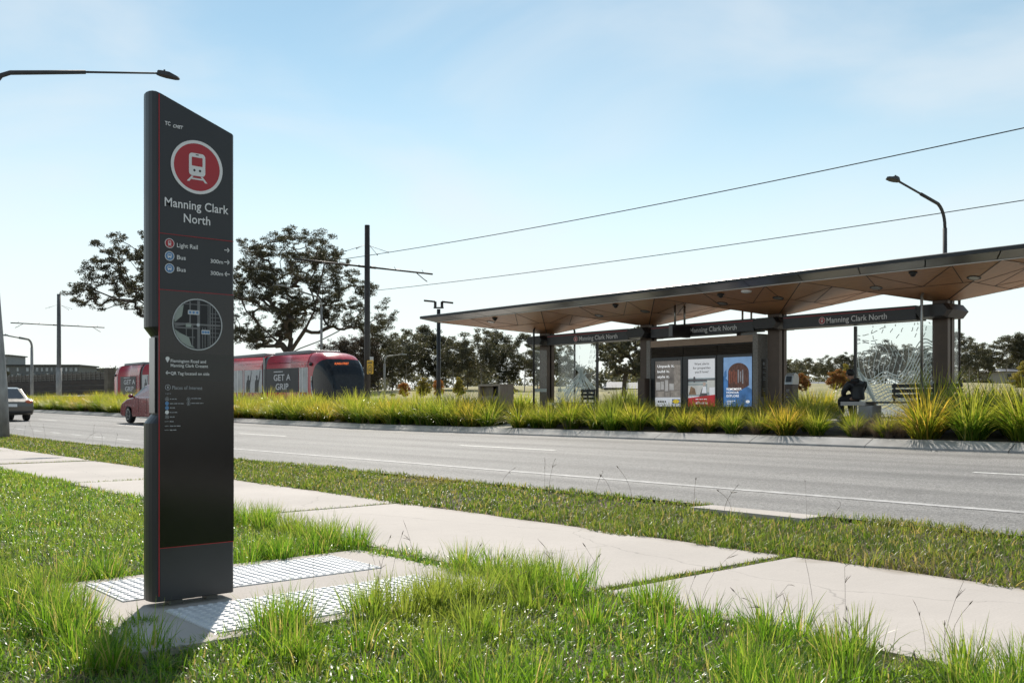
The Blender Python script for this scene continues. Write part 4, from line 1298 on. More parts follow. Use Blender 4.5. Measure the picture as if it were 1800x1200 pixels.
def speed_sign():
    u, v = mu1 + .20, VP - .17
    p, q = on_v(650, 645, v), None
    o = thing("speed_sign", (u, v, p.z), "yellow tram speed sign reading 60 on the dark mast right of the tram", "sign")
    d = 47.0 / FPX
    w, h = 15.5 * d / .80, 24 * d
    X = Vector((1, 0, 0)); c = Vector((on_v(650.3, 645.5, v).x, v, p.z))
    k = MB(); k.prism(rrect(w, h, .04), c, X, ZU, YV * .02); k.build("plate", mat("sign_yellow", (.75, .42, .015), .5, var=.06), o)
    k = MB(); ring(k, w * .335, w * .40, c + ZU * (-h * .17) - YV * .004, X, ZU, n=32)
    k.text("60", c + ZU * (-h * .17 - w * .16) - YV * .004, X, ZU, width=w * .46, height=w * .34, align='c', bold=.015)
    for q in range(4): k.flat(rrect(w * .15, h * .10, .008, (-.3 + .2 * q) * w, h * .32), c - YV * .004, X, ZU)
    k.build("markings", M_ink, o)
    k = MB(); k.box(c.x - .05, c.x + .05, v + .02, VP, p.z + h * .40, p.z + h * .75); k.build("bracket", M_steel, o)
speed_sign()

def lamp_head(parent, p, d, m, L=.62):
    p, d = Vector(p), Vector(d).normalized()
    s = d.cross(ZU).normalized()
    up = s.cross(d)
    k = MB()
    outl = [(0, .05), (.12, .11), (.3, .14), (.55, .11), (.62, .05), (.62, -.05), (.55, -.11), (.3, -.14), (.12, -.11), (0, -.05)]
    sc_ = L / .62
    lo = [p + d * x * sc_ + s * y * sc_ - up * .035 for x, y in outl]
    hi = [p + d * (x * .92 + .02) * sc_ + s * y * .7 * sc_ + up * (.09 if x < .4 else .03) * sc_ for x, y in outl]
    n = len(outl)
    k.add(lo + hi, [tuple(range(n)), tuple(range(n, 2 * n))[::-1]] + [(q, n + q, n + (q + 1) % n, (q + 1) % n) for q in range(n)])
    k.tube([p + d * .2 * sc_ + up * .08, p + d * .2 * sc_ + up * .17], .03, 8)
    return k.build("lamp_head", m, parent, weld=True)

# near left street lamp
M_larm = mat("lamp_arm_grey", (.06, .06, .062), .7, .1, var=.2, spec=.3)
su, sv = -30.2, 6.75
sz = float(H(su, sv))
sl_ = thing("street_lamp", (su, sv, sz), "tall weathered street lamp at the left edge reaching its long arm over the road", "street lamp", "street lamps")
top = Vector((su - .1, sv - .46, 10.15))
tip = on_u(276, 129, su)
k = MB(); k.tube([(su, sv, sz), (su - .01, sv - .04, 1.6), (su - .04, sv - .22, 5), top], [.27, .25, .18, .09], 14); k.build("pole", M_cpole, sl_)
k = MB()
b1 = on_u(18, 128, su); mid = on_u(150, 127, su)
k.tube([top, on_u(-8, 145, su), on_u(2, 133, su), b1, b1.lerp(mid, .5), mid], [.09, .075, .07, .066, .063, .06], 10)
k.tube([mid, tip], [.034, .03], 8); k.build("arm", M_larm, sl_)
lamp_head(sl_, tip, (0, 1, -.02), M_larm, .72)

def street_lamp(px, d, py_top, arm_px, arm_py, label, bend=1.2, r=.075, m=M_pole, z0=None):
    b = at_d(px, HOR, d)
    zt = CAMZ + (HOR - py_top) / FPX * d
    zb = float(H(b.x, b.y)) - .05
    o = thing("street_lamp", (b.x, b.y, zb), label, "street lamp", "street lamps")
    t = Vector((b.x, b.y, zt))
    e = at_d(arm_px, arm_py, d - (2.2 if arm_px < px else -1.0))
    ts = np.linspace(0, 1, 7)
    c1 = t + (e - t) * .16 + ZU * .12
    s0 = t - ZU * bend * .5
    curve = [s0 * (1 - q) ** 2 + t * 2 * q * (1 - q) + c1 * q * q for q in ts]
    k = MB(); k.tube([(b.x, b.y, zb), s0], [r * 1.25, r], 10); k.build("pole", m, o)
    k = MB(); k.tube(curve + [c1.lerp(e, .45)], r * .8, 8); k.tube([c1.lerp(e, .42), e], r * .5, 8); k.build("arm", m, o)
    lamp_head(o, e, (e - c1) * Vector((1, 1, .25)), m, .75)
    return o
street_lamp(1661, 35.0, 372, 1580, 319, "curved street lamp rising above the right end of the shelter roof", m=M_larm)
street_lamp(56, 92, 600, 14, 590, "thin pale street lamp in front of the long dark wall", r=.13, m=M_cpole)
street_lamp(565, 84, 527, 500, 503, "thin street lamp in front of the big gum tree behind the tram", r=.10, m=M_cpole)
street_lamp(676, 100, 629, 704, 623, "pale street lamp among the trees right of the yellow sign", r=.10, m=M_cpole)
street_lamp(951, 84, 622, 936, 616, "pale street lamp seen through the far left glass screen", r=.09, m=M_cpole)
street_lamp(1424.5, 110, 565, 1424, 560, "slim grey pole far behind the right glass screen", r=.05, m=M_cpole) if False else None

# ================================================================ tram
M_tred = mat("tram_red", (0.46, 0.024, 0.042), 0.25, 0.0, var=.06, coat=.25)
M_tgls = mat("tram_glass", (0.012, 0.014, 0.017), 0.08, var=.3, spec=.35)
M_wrap = mat("window_wrap", (0.030, 0.031, 0.037), 0.42, var=.2, spec=.3)
M_pane = mat("lit_pane", (0.25, 0.27, 0.29), 0.15, var=.4, scale=1.2, spec=.7)
M_alu = mat("aluminium", (0.55, 0.56, 0.57), .35, .7, var=.1)
TV = 27.0
TU = -41.4
TZ = .60 + float(g(-42))
tram = thing("tram", (TU, TV, TZ), "red tram with dark advertising wrap and curved black windscreen behind the median plants", "tram")
tilt = .0075
def tz(u, z): return TZ + z + (TU - u) * tilt
HALF = [(1.31, .22), (1.325, .9), (1.325, 2.30), (1.30, 2.55), (1.22, 2.85), (1.05, 3.06), (.75, 3.14), (0, 3.17)]
def section(u, hw=1.0, zt=1.0, zb=.22):
    P = [(s * w * hw, zb + (z - .22) * ((3.17 * zt - zb) / (3.17 - .22))) for s, it in ((-1, HALF), (1, HALF[-2::-1])) for w, z in it]
    return [(u, TV + a, tz(u, z)) for a, z in P]
def shell(mb, us_, mi=0, hw=1.0, close=True, secs=None):
    S = secs or [section(u, hw) for u in us_]
    n = len(S[0]); vs = [p for s in S for p in s]
    fs = [(i * n + k, i * n + k + 1, (i + 1) * n + k + 1, (i + 1) * n + k) for i in range(len(S) - 1) for k in range(n - 1)]
    mb.add(vs, fs, mi, True)
    if close:
        b = len(mb.v) - len(vs)
        mb.f.append([b + k for k in range(n)]); mb.mi.append(mi); mb.sm.append(False)
        mb.f.append([b + (len(S) - 1) * n + k for k in range(n)][::-1]); mb.mi.append(mi); mb.sm.append(False)
FV = TV - 1.325
mods = [(-46.9, -51.75), (-52.35, -61.9), (-62.5, -71.9), (-72.5, -77.2)]
for j, (a, b) in enumerate(mods):
    k = MB(); shell(k, [a, b]); k.build("carriage", M_tred, tram)
    k = MB()
    k.box(b + .3, a - .3, TV - .95, TV + .95, tz(a, 3.10), tz(a, 3.30)); k.build("roof_unit", mat("roof_grey", (.23, .23, .24), .5, .3), tram, bevel=.05)
for a, b in ((-51.75, -52.35), (-61.9, -62.5), (-71.9, -72.5)):
    k = MB(); shell(k, [a - .001, b + .001], hw=.955); k.build("bellows", M_black, tram)
# front and rear nose
def nose(sgn, u0, Ln, name):
    secs = []
    for q in np.linspace(0, 1, 14):
        s = 1 - (1 - q) ** 1.0
        e = math.sqrt(max(0, 1 - s ** 2.6)) if s < 1 else 0
        zt = .36 + .64 * (max(0, 1 - s ** 3.2)) ** .62
        hw = .70 + .30 * (max(0, 1 - s ** 3.0)) ** .6
        secs.append(section(u0 + sgn * Ln * q, hw, zt))
    k = MB(); shell(k, None, secs=secs); return k.build(name, M_tred, tram), secs
nz, secs = nose(1, -46.9, 2.25, "front_nose")
nose(-1, -77.2, 1.6, "rear_nose")
bp_ = MB(); bp_.add([Vector(p) + XU * .02 for p in secs[-1]], [tuple(range(len(secs[-1])))]); bp_.build("bumper", M_black, tram)
# windscreen: a skin just outside the nose, trimmed to its rounded outline
def nose_pt(q, j):     # q along nose 0..1, j along section 0..14
    i = min(12, int(q * 13)); f = q * 13 - i
    S0, S1 = secs[i], secs[i + 1]
    jj = min(13, int(j)); g_ = j - jj
    P = [Vector(S0[jj]).lerp(Vector(S0[jj + 1]), g_), Vector(S1[jj]).lerp(Vector(S1[jj + 1]), g_)]
    return P[0].lerp(P[1], f)
k = MB(); NQ, NJ = 84, 180
cen = Vector((-46.9 + .5, TV, TZ + 1.4))
grid = [[nose_pt(a / NQ, 14 * b / NJ) for b in range(NJ + 1)] for a in range(NQ + 1)]
def inside(p):
    x = (p.x + 46.9) * 2.5 / 2.25; z = p.z - TZ - (TU - p.x) * tilt
    zc, zr = 1.50, 1.32
    lead = .62 + .35 * max(0, (z - 2.2)) ** 2
    if z > 2.84 or z < .30: return False
    e = ((z - zc) / zr)
    return x > lead + 1.5 * (1 - math.sqrt(max(0, 1 - abs(e) ** 2.4)))
vid = {}; vs = []; fs = []
for a in range(NQ):
    for b in range(NJ):
        qd = [(a, b), (a, b + 1), (a + 1, b + 1), (a + 1, b)]
        if all(inside(grid[i][j]) for i, j in qd):
            for t in qd:
                if t not in vid:
                    vid[t] = len(vs); p = grid[t[0]][t[1]]; o_ = (p - cen).normalized() * .014; vs.append(p + o_)
            fs.append(tuple(vid[t] for t in qd))
k.add(vs, fs, 0, True)
ws = k.build("windscreen", M_tgls, tram)
k = MB(); q = on_v(613, 641, TV - .9)
dp = q
dt = MB(); dt.text("ALINGA STREET", (-42.75, TV - .98, tz(-42.7, 2.36)), Vector((.66, .55, 0)).normalized(), Vector((-.2, 0, 1)).normalized(), width=1.10, height=.15, bold=.02)
for i_, p in enumerate(dt.v):          # lay the letters on the curved glass
    t = (p[0] + 42.75) / 1.0
M_disp = emit_mat("destination_display", (1.0, .22, .07), .8)
k = MB()
# destination display follows the windscreen: letters are mapped to (nose, section) parameters
def on_screen(x, z):
    return x, z
V_, F_ = text_geo("ALINGA STREET", .02)
x0, x1 = V_[:, 0].min(), V_[:, 0].max()
pts = []
def ray_nose(px, py):
    a, b, c = ray(px, py); d = Vector((a, b, c)); best = None
    for i in range(0, NQ, 2):
        for j in range(0, NJ, 2):
            A, B, C = grid[i][j], grid[i][min(NJ, j + 2)], grid[min(NQ, i + 2)][j]
            e1, e2 = B - A, C - A; h = d.cross(e2); det = e1.dot(h)
            if abs(det) < 1e-12: continue
            s = Vector((0, 0, CAMZ)) - A; u_ = s.dot(h) / det
            if u_ < -.02 or u_ > 1.02: continue
            qv = s.cross(e1); v_ = d.dot(qv) / det; t = e2.dot(qv) / det
            if v_ < -.02 or v_ > 1.02: continue
            if best is None or t < best[0]: best = (t, A + e1 * u_ + e2 * v_)
    return best[1] if best else None
c0, c1 = ray_nose(588, 640.5), ray_nose(613, 640.5)
if c0 and c1:
    X = (c1 - c0); W_ = X.length; X.normalize(); n_ = X.cross(ZU).normalized()
    if n_.y > 0: n_ = -n_
    toc = (Vector((0, 0, CAMZ)) - c0).normalized()
    k.text("ALINGA STREET", c0 + toc * .07 - X * 0, X, ZU, width=W_, height=.115, bold=.02)
    k.build("destination_display", M_disp, ws)
# wipers and seat backs would be hidden; side windows and wrap panels
def tpan(name, xa, xb, z0, z1, m, parent=tram, off=.012, th=.012):
    """panel on the tram side between picture columns xa..xb"""
    ua, ub = on_v(xa, 680, FV).x, on_v(xb, 680, FV).x
    k = MB()
    vs = [(u, FV - o_, tz(u, z)) for o_ in (0, off) for u, z in ((ua, z0), (ub, z0), (ub, z1), (ua, z1))]
    k.add(vs, [(4, 5, 6, 7), (0, 1, 5, 4), (1, 2, 6, 5), (2, 3, 7, 6), (3, 0, 4, 7)])
    return k.build(name, m, parent), ua, ub
ZB0, ZB1 = .95, 2.32
w1, ua, ub = tpan("wrapped_window", 465, 525, ZB0, ZB1, M_wrap)
def getagrip(parent, xl, xr, h1):
    a, b = on_v(xl, 680, FV).x, on_v(xr, 680, FV).x
    k = MB(); w = b - a
    k.text("GET A", ((a + b) / 2, FV - .016, tz(a, 1.62)), XU, ZU, width=w, height=h1, align='c', bold=.012)
    k.text("GRIP", ((a + b) / 2, FV - .016, tz(a, 1.10)), XU, ZU, width=w * .76, height=h1, align='c', bold=.012)
    k.flat([(0, 0), (w * .55, 0), (w * .55, .05), (0, .05)], (a, FV - .016, tz(a, 2.1)), XU, ZU)
    k.build("wrap_lettering", mat("wrap_white", (.62, .62, .64), .4), parent)
getagrip(w1, 481.5, 511, .36)
w0, _, _ = tpan("wrapped_window", 212, 239, ZB0 - .1, ZB1 - .1, M_wrap)
getagrip(w0, 218, 237.5, .36)
def silhouette(parent, xc, flip=1, m=M_wrap):
    c = on_v(xc, 680, FV).x; k = MB()
    P = [(-.28, .0), (-.24, .55), (-.16, .72), (-.06, .76), (-.09, .9), (-.02, 1.02), (.08, 1.02), (.13, .9), (.09, .76), (.2, .7), (.34, .98), (.42, 1.3), (.48, 1.28), (.42, .92), (.30, .55), (.26, .4), (.26, 0)]
    k.flat([(x * flip, y) for x, y in P][::flip], (c, FV - .016, tz(c, ZB0 + .02)), XU, ZU); k.build("figure_print", m, parent)
pw = mat("print_pale", (.42, .43, .45), .3, var=.15)
for xa, xb, m, s in ((411, 417.5, M_pane, 0), (418.5, 427, M_pane, 0), (430, 461, pw, 2), (527, 531.5, M_pane, 0), (532.5, 540, M_pane, 0), (262, 300, M_wrap, 0), (250, 261, pw, 1), (304, 330, M_pane, 0), (345, 405, M_wrap, 0)):
    o, a_, b_ = tpan("window", xa, xb, ZB0, ZB1 - .02, m)
    if s == 2: silhouette(o, 436.5); silhouette(o, 451.5)
    if s == 1: silhouette(o, 256)
for x in (468, 495, 510): tpan("window_bar", x, x + .4, ZB0, ZB1, M_ink, off=.016)
for x in (428.3, 417.7, 526.2, 531.8, 540.4, 205.5): tpan("door_frame", x, x + .9, .5, ZB1, M_alu, off=.018)
tpan("grab_panel", 462.5, 466, .3, 3.0, mat("gangway_grey", (.24, .24, .24), .4), off=.006)
for xa, xb, z in ((419, 461, 2.66), (472, 545, 2.62)): tpan("roof_seam", xa, xb, z, z + .015, M_ink, off=-.02)
k = MB()
for i_, (xa, s_, wd) in enumerate(((527, "C> TC", 9),)):
    a_ = on_v(xa, 640, FV).x; b_ = on_v(xa + wd, 640, FV).x
    k.text("TC", (a_ + (b_ - a_) * .5, FV - .004, tz(a_, 2.42)), XU, ZU, width=(b_ - a_) * .4, height=.13, bold=.02)
    ring(k, .05, .075, (a_ + .1, FV - .004, tz(a_, 2.49)), XU, ZU, n=16)
k.build("fleet_mark", mat("mark_pale", (.5, .35, .36), .4), tram)
k = MB(); p_ = on_v(546.5, 641, FV); k.sphere((p_.x, FV - .02, tz(p_.x, 2.48)), (.16, .08, .10), 12, 8); k.build("camera_pod", M_black, tram)
k = MB(); p_ = on_v(203, 656, FV); k.sphere((p_.x, FV - .02, tz(p_.x, 2.35)), (.16, .08, .10), 12, 8); k.build("camera_pod", M_black, tram)
# white sweep below the windscreen
k = MB(); pts = []
for z in np.linspace(2.5, .50, 22):
    # left boundary of the windscreen in picture order
    e = (z - 1.50) / 1.32; lead = .62 + .35 * max(0, z - 2.2) ** 2
    x = lead + 1.5 * (1 - math.sqrt(max(0, 1 - abs(e) ** 2.4))) - .03
    q = max(0, min(1, x / 2.5))
    best = min((nose_pt(q, j) for j in np.linspace(0, 7, 60)), key=lambda p: abs(p.z - TZ - (TU - p.x) * tilt - z))
    pts.append(best + (best - cen).normalized() * .03)
k.tube(pts[8:], .05, 6, caps=False); k.build("nose_trim", M_alu, tram)

# ================================================================ cars
def car(label, paint, sedan=True):
    """built with the nose towards +X at the origin, then placed"""
    o = thing("car", (0, 0, 0), label, "car", "cars on the road")
    L, W = 4.6, 1.80
    low = [(-2.28, .38), (-2.30, .62), (-2.26, .80), (-2.05, .93), (-1.5, .98), (.85, .98), (1.55, .90), (2.05, .76), (2.26, .60), (2.28, .36), (2.1, .26), (1.75, .24), (1.72, .42), (1.6, .58), (1.4, .66), (1.2, .66), (1.0, .58), (.9, .42), (.86, .24), (-.96, .24), (-.99, .42), (-1.1, .58), (-1.28, .66), (-1.48, .66), (-1.66, .58), (-1.78, .42), (-1.82, .24), (-2.12, .26)]
    ys = [(-.90, .0), (-.86, .05), (.86, .05), (.90, 0)]
    def side(inset, y): return [(x * (1 - inset * .06), y, z + (-.03 if z > .9 and inset else 0)) for x, z in low]
    n = len(low)
    S = [side(1, -.905), side(0, -.86), side(0, .86), side(1, .905)]
    k = MB(); vs = [p for s in S for p in s]
    fs = [(i * n + q, i * n + (q + 1) % n, (i + 1) * n + (q + 1) % n, (i + 1) * n + q) for i in range(3) for q in range(n)]
    k.add(vs, fs, 0, False)
    def cap(ring_, rev):
        bm = bmesh.new(); vv = [bm.verts.new(p) for p in ring_]; f = bm.faces.new(vv)
        r_ = bmesh.ops.triangulate(bm, faces=[f]); bm.verts.index_update()
        tri = [[v.index for v in f_.verts] for f_ in bm.faces]; pts_ = [v.co.copy() for v in bm.verts]; bm.free()
        k.add(pts_, [t[::-1] if rev else t for t in tri])
    cap(S[0], False); cap(S[3], True)
    k.build("body", paint, o, local=True, weld=True, bevel=.03, seg=2)
    rear = -1.66
    cab_ = [(rear, .94), (-.98, 1.38), (-.62, 1.445), (.0, 1.45), (.28, 1.41), (1.12, .95)]
    def cs(y_lo, y_hi): return [(x, (y_lo if z < 1.0 else y_hi if z > 1.39 else (y_lo + y_hi) / 2), z) for x, z in cab_]
    k = MB(); A, B = cs(-.83, -.62), cs(.83, .62); m_ = len(A)
    k.add(A + B, [(q, q + 1, m_ + q + 1, m_ + q) for q in range(m_ - 1)] + [tuple(range(m_))[::-1], tuple(range(m_, 2 * m_))])
    k.build("cabin", paint, o, local=True, weld=True, bevel=.05, seg=3)
    def gl(pts_, nm="window"):
        k_ = MB(); k_.add(pts_, [tuple(range(len(pts_)))]); k_.build(nm, mat("car_glass", (.02, .024, .028), .05, spec=.9), o, local=True)
    for s in (-1, 1):
        yl = lambda z: s * (.83 - .21 * (z - .93) / .5 + .012)
        f_, q_ = 1.0, 1.375
        for a0, a1, b0, b1 in ((.98, .20, .36, .20), (.14, .14, -.62, -.62), (-.68, -.68, -1.36, -.92)):
            P_ = [(a0, yl(f_), f_), (a1 if a0 != .98 else .27, yl(q_), q_), (b1 if a0 != .98 else .20, yl(q_), q_), (b0 if a0 != .98 else .20, yl(f_), f_)]
            gl(P_ if s > 0 else P_[::-1])
        k = MB(); k.sphere((.78, s * .98, 1.02), (.09, .10, .075), 10, 8); k.bar((.80, s * .82, .98), (.78, s * .95, 1.0), .05, .04); k.build("wing_mirror", paint, o, local=True)
        for x in (1.30, -1.38):
            k = MB(); k.tube([(x, s * .70, .33), (x, s * .905, .33)], .33, 24); w_ = k.build("wheel", mat("tyre", (.018, .018, .018), .8), o, local=True, bevel=.03)
            k = MB(); ring(k, .18, .215, (x, s * .912, .33), XU, ZU, n=24)
            for q in range(7):
                a = 2 * math.pi * q / 7; k.bar((x + .03 * math.cos(a), s * .914, .33 + .03 * math.sin(a)), (x + .2 * math.cos(a), s * .912, .33 + .2 * math.sin(a)), .045, .01)
            k.build("rim", mat("alloy", (.5, .5, .5), .35, .8), w_, local=True)
        k = MB(); k.sphere((-2.20, s * .70, .80), (.10, .17, .085), 10, 8); k.build("tail_light", mat("tail_red", (.45, .03, .02), .2, col2=(.6, .16, .05)), o, local=True)
        k = MB(); k.sphere((2.10, s * .68, .70), (.14, .17, .07), 10, 8); k.build("headlight", mat("headlamp", (.5, .5, .5), .12, .3), o, local=True)
        for x in (.17, -.65):
            k = MB(); k.box(x - .006, x + .006, s * .902 - .008, s * .902 + .008, .34, .93); k.build("door_seam", M_ink, o, local=True)
    gl([(.42, .60, 1.40), (.42, -.60, 1.40), (1.12, -.76, .985), (1.12, .76, .985)], "windscreen") if False else gl([(1.135, .70, .98), (.33, .56, 1.42), (.33, -.56, 1.42), (1.135, -.70, .98)], "windscreen")
    gl([(rear - .012, -.66, .97), (-1.0, -.54, 1.385), (-1.0, .54, 1.385), (rear - .012, .66, .97)], "rear_window")
    k = MB(); k.box(-2.315, -2.30, -.22, .22, .60, .72); k.build("number_plate", M_white, o, local=True)
    k = MB(); k.box(-2.315, -2.27, -.80, .80, .34, .42); k.build("rear_bumper_trim", M_black, o, local=True, bevel=.01)
    return o
cr = car("dark red car passing behind the black totem", mat("car_red", (.20, .010, .018), .28, .1, var=.05, coat=.5))
w = at_d(226, HOR, 36.6); cz = float(road_z(w.x, 14.0))
cr.location = (w.x + 1.25, w.y + .9, cz); cr.rotation_euler = (0, 0, math.pi)
cs_ = car("silver-grey sedan seen from behind, half hidden by the left street lamp pole", mat("car_silver", (.135, .122, .10), .33, .3, var=.05, coat=1))
w = at_d(48.5, HOR, 41.5)
cs_.location = (w.x - 1.4, w.y - .85, float(road_z(w.x, w.y))); cs_.rotation_euler = (0, 0, math.pi)
# ================================================================ seated man
def skin_body(name, chains, mat_, parent, levels=2, root=0):
    """chains: list of polylines of (point, radius); points shared by position are merged"""
    verts, rad, edges = [], [], []
    def vid_(p, r):
        for i, q in enumerate(verts):
            if (q - p).length < 1e-4: return i
        verts.append(p); rad.append(r); return len(verts) - 1
    for ch in chains:
        ids = [vid_(Vector(p), r) for p, r in ch]
        edges += [(a, b) for a, b in zip(ids[:-1], ids[1:])]
    me = bpy.data.meshes.new(name)
    me.from_pydata([tuple(v) for v in verts], edges, [])
    ob = link_mesh(me, name, mat_, parent)
    md = ob.modifiers.new("skin", 'SKIN'); md.use_smooth_shade = True; md.branch_smoothing = .3
    if not me.skin_vertices: 
        pass
    sv = me.skin_vertices[0].data if me.skin_vertices else None
    for i, r in enumerate(rad):
        rr = r if hasattr(r, '__len__') else (r, r)
        sv[i].radius = rr; sv[i].use_root = (i == root)
    s2 = ob.modifiers.new("sub", 'SUBSURF'); s2.levels = levels; s2.render_levels = levels
    return ob
# local axes: f = facing, s = his left, z = up; sits with hips on the end slab, turned left and a little away from the road
SX = on_v(1497.5, 690, 20.42).x
fdir = Vector((-.93, .37, 0)).normalized(); sdir = Vector((-fdir.y, fdir.x, 0))
base = Vector((SX + .14, 20.42, 1.12))
def B(f, s, z):
    z = z * .84 if z > 0 else z * .94
    return fdir * (f + max(0, z - .35) * .22) + sdir * s + ZU * z
man = thing("person", base, "man in a dark padded jacket sitting hunched on the end of the right hand bench", "person")
M_skin = mat("skin", (.30, .17, .115), .55, var=.08)
M_jkt = mat("dark_jacket", (.014, .015, .018), .5, var=.3, scale=12, bump=.3, bscale=30)
M_trs = mat("dark_trousers", (.012, .012, .014), .8, var=.3, bump=.2, bscale=60)
hip, waist, chest, neck, head0 = B(-.02, 0, .10), B(-.05, 0, .26), B(.02, 0, .44), B(.10, 0, .58), B(.17, 0, .64)
hands = []
hand_c = {}
chains = [[(hip, .05), (waist, .08), (chest, .10), (neck, .05), (head0, .052), (B(.20, 0, .70), .082), (B(.215, 0, .76), .085), (B(.20, 0, .81), .06)]]
for s in (-1, 1):
    sh_, el, wr = B(.06, s * .19, .50), B(.16, s * .26, .26), B(.36, s * .09, .17)
    pal = B(.43, s * .05, .165)
    chains.append([(chest, .12), (sh_, .055), (el, .042), (wr, .028), (pal, (.036, .02))])
    for q, (df, ds, L) in enumerate(((.0, .034, .050), (.012, .012, .058), (.008, -.012, .056), (-.006, -.032, .045))):
        k0 = pal + B(.035 + df * .3, s * ds * .7, .004); k1 = k0 + B(L * .6, -s * .008, -.006); k2 = k1 + B(L * .35, -s * .014, -.028)
        chains.append([(pal, (.036, .02)), (k0, .0095), (k1, .009), (k2, .0075)])
    t0 = pal + B(.0, -s * .036, .012); t1 = t0 + B(.035, -s * .014, .012)
    chains.append([(pal, (.036, .02)), (t0, .012), (t1, .0095)])
    kn, an = B(.44, s * .13, .06), B(.36, s * .13, -.34)
    chains.append([(hip, .05), (B(.02, s * .10, .085), .045), (kn, .045), (B(.42, s * .13, -.10), .04), (an, .032), (B(.50, s * .14, -.40), .035)])
body = skin_body("body", chains, M_skin, man)
jk = [[(B(-.03, 0, .05), (.165, .14)), (waist, (.17, .14)), (B(0, 0, .36), (.18, .14)), (B(.02, 0, .46), (.185, .13)), (B(.07, 0, .545), (.09, .085)), (B(.10, 0, .59), .07)]]
for s in (-1, 1):
    jk.append([(B(.02, 0, .46), (.185, .13)), (B(.045, s * .20, .485), .088), (B(.16, s * .265, .26), .068), (B(.30, s * .14, .19), .055), (B(.35, s * .10, .172), .045)])
skin_body("jacket", jk, M_jkt, man, root=1)
tr = [[(B(-.03, 0, .10), (.17, .12)), (B(.03, 0, .10), (.16, .12))]]
for s in (-1, 1):
    tr.append([(B(.03, 0, .10), (.16, .12)), (B(.10, s * .11, .10), .12), (B(.44, s * .13, .055), .088), (B(.425, s * .13, -.08), .07), (B(.365, s * .13, -.33), .055)])
skin_body("trousers", tr, M_trs, man)
for s in (-1, 1):
    skin_body("shoe", [[(B(.34, s * .13, -.395), .045), (B(.42, s * .135, -.41), .042), (B(.52, s * .14, -.415), .032)]], M_black, man)
k = MB()
hc = B(.20, 0, .765) + base
k.sphere(hc - fdir * .018 + ZU * .028, (.098, .098, .098), 16, 10)
k.build("hair", mat("dark_hair", (.012, .010, .009), .6, var=.3, scale=30, bump=.5, bscale=60), man)
for s in (-1, 1):
    k = MB(); k.sphere(B(.19, s * .088, .73) + base, (.018, .018, .03), 8, 6); k.build("ear", M_skin, man)
k = MB(); k.sphere(B(.302, 0, .735) + base, (.016, .016, .022), 8, 6); k.build("nose", M_skin, man)
hd_ = MB(); hd_.tube([B(.07, -.11, .56) + base, B(-.02, 0, .575) + base, B(.07, .11, .56) + base], [.05, .07, .05], 10); hd_.build("hood", M_jkt, man)
k = MB(); k.obox(B(.46, 0, .185) + base, (.075, .15, .01), Matrix.Rotation(math.atan2(fdir.y, fdir.x), 3, 'Z') @ Matrix.Rotation(R(-25), 3, 'Y'))
tag(k.build("phone", M_grey, org=base + B(.46, 0, .185), bevel=.003), "pale phone held in the seated man's hands", "phone")

# ================================================================ far buildings and wall at the left
M_nwall = mat("dark_timber_wall", (.05, .04, .034), .85, var=.4, scale=3, stretch=(.3, .3, 3), bump=.5, bscale=20)
pA, pB = at_d(6, 690, 116), at_d(196, 690, 100)
wz = float(H(pA.x, pA.y))
wallo = thing("retaining_wall", pA, "long dark banded retaining wall with pale lattice along its top, far left", "wall")
dA = (pB - pA); dA.z = 0; Lw = dA.length; dA.normalize(); nA = Vector((dA.y, -dA.x, 0))
if nA.dot(Vector((AXX, AXY, 0))) > 0: nA = -nA
Rz = Matrix.Rotation(math.atan2(dA.y, dA.x), 3, 'Z')
zl = CAMZ + (HOR - 697) / FPX * 108; z1 = CAMZ + (HOR - 669) / FPX * 108; z2 = CAMZ + (HOR - 659.5) / FPX * 108
def along(t, off, z): p = pA + dA * (Lw * t) + nA * off; return Vector((p.x, p.y, z))
for j in range(5):
    a, b = zl - 1 + (z1 - zl + 1) * j / 5, zl - 1 + (z1 - zl + 1) * (j + 1) / 5 - .05
    k = MB(); k.obox(along(.5, -.03 * j, (a + b) / 2), (Lw, .5, b - a), Rz); k.build("wall_band", M_nwall, wallo)
k = MB()
for q in range(25): k.obox(along((q + .5) / 25, -.1, (z1 + z2) / 2), (.12, .14, z2 - z1 + .5), Rz)
for q in range(3): k.obox(along(.5, -.14, z1 + .1 + (z2 - z1) * q / 2.4), (Lw, .06, .16), Rz)
k.build("lattice", mat("lattice_grey", (.16, .145, .125), .8, var=.3), wallo)
k = MB(); k.obox(along(.5, -.5, (z1 + z2) / 2), (Lw, .1, z2 - z1 + .3), Rz); k.build("backing", mat("backing", (.09, .08, .07), .9), wallo)
pr = at_d(192.5, 690, 98); zt_ = CAMZ + (HOR - 646.5) / FPX * 98
k = MB(); k.obox((pr.x, pr.y, (zt_ + .3) / 2), (.75, .75, zt_ - .3), Rz)
tag(k.build("wall_pier", mat("pier_brown", (.12, .105, .085), .85, var=.3, scale=2, bump=.4), org=(pr.x, pr.y, .5), bevel=.02), "square brown pier at the end of the wall beside the tram's rear", "pier")

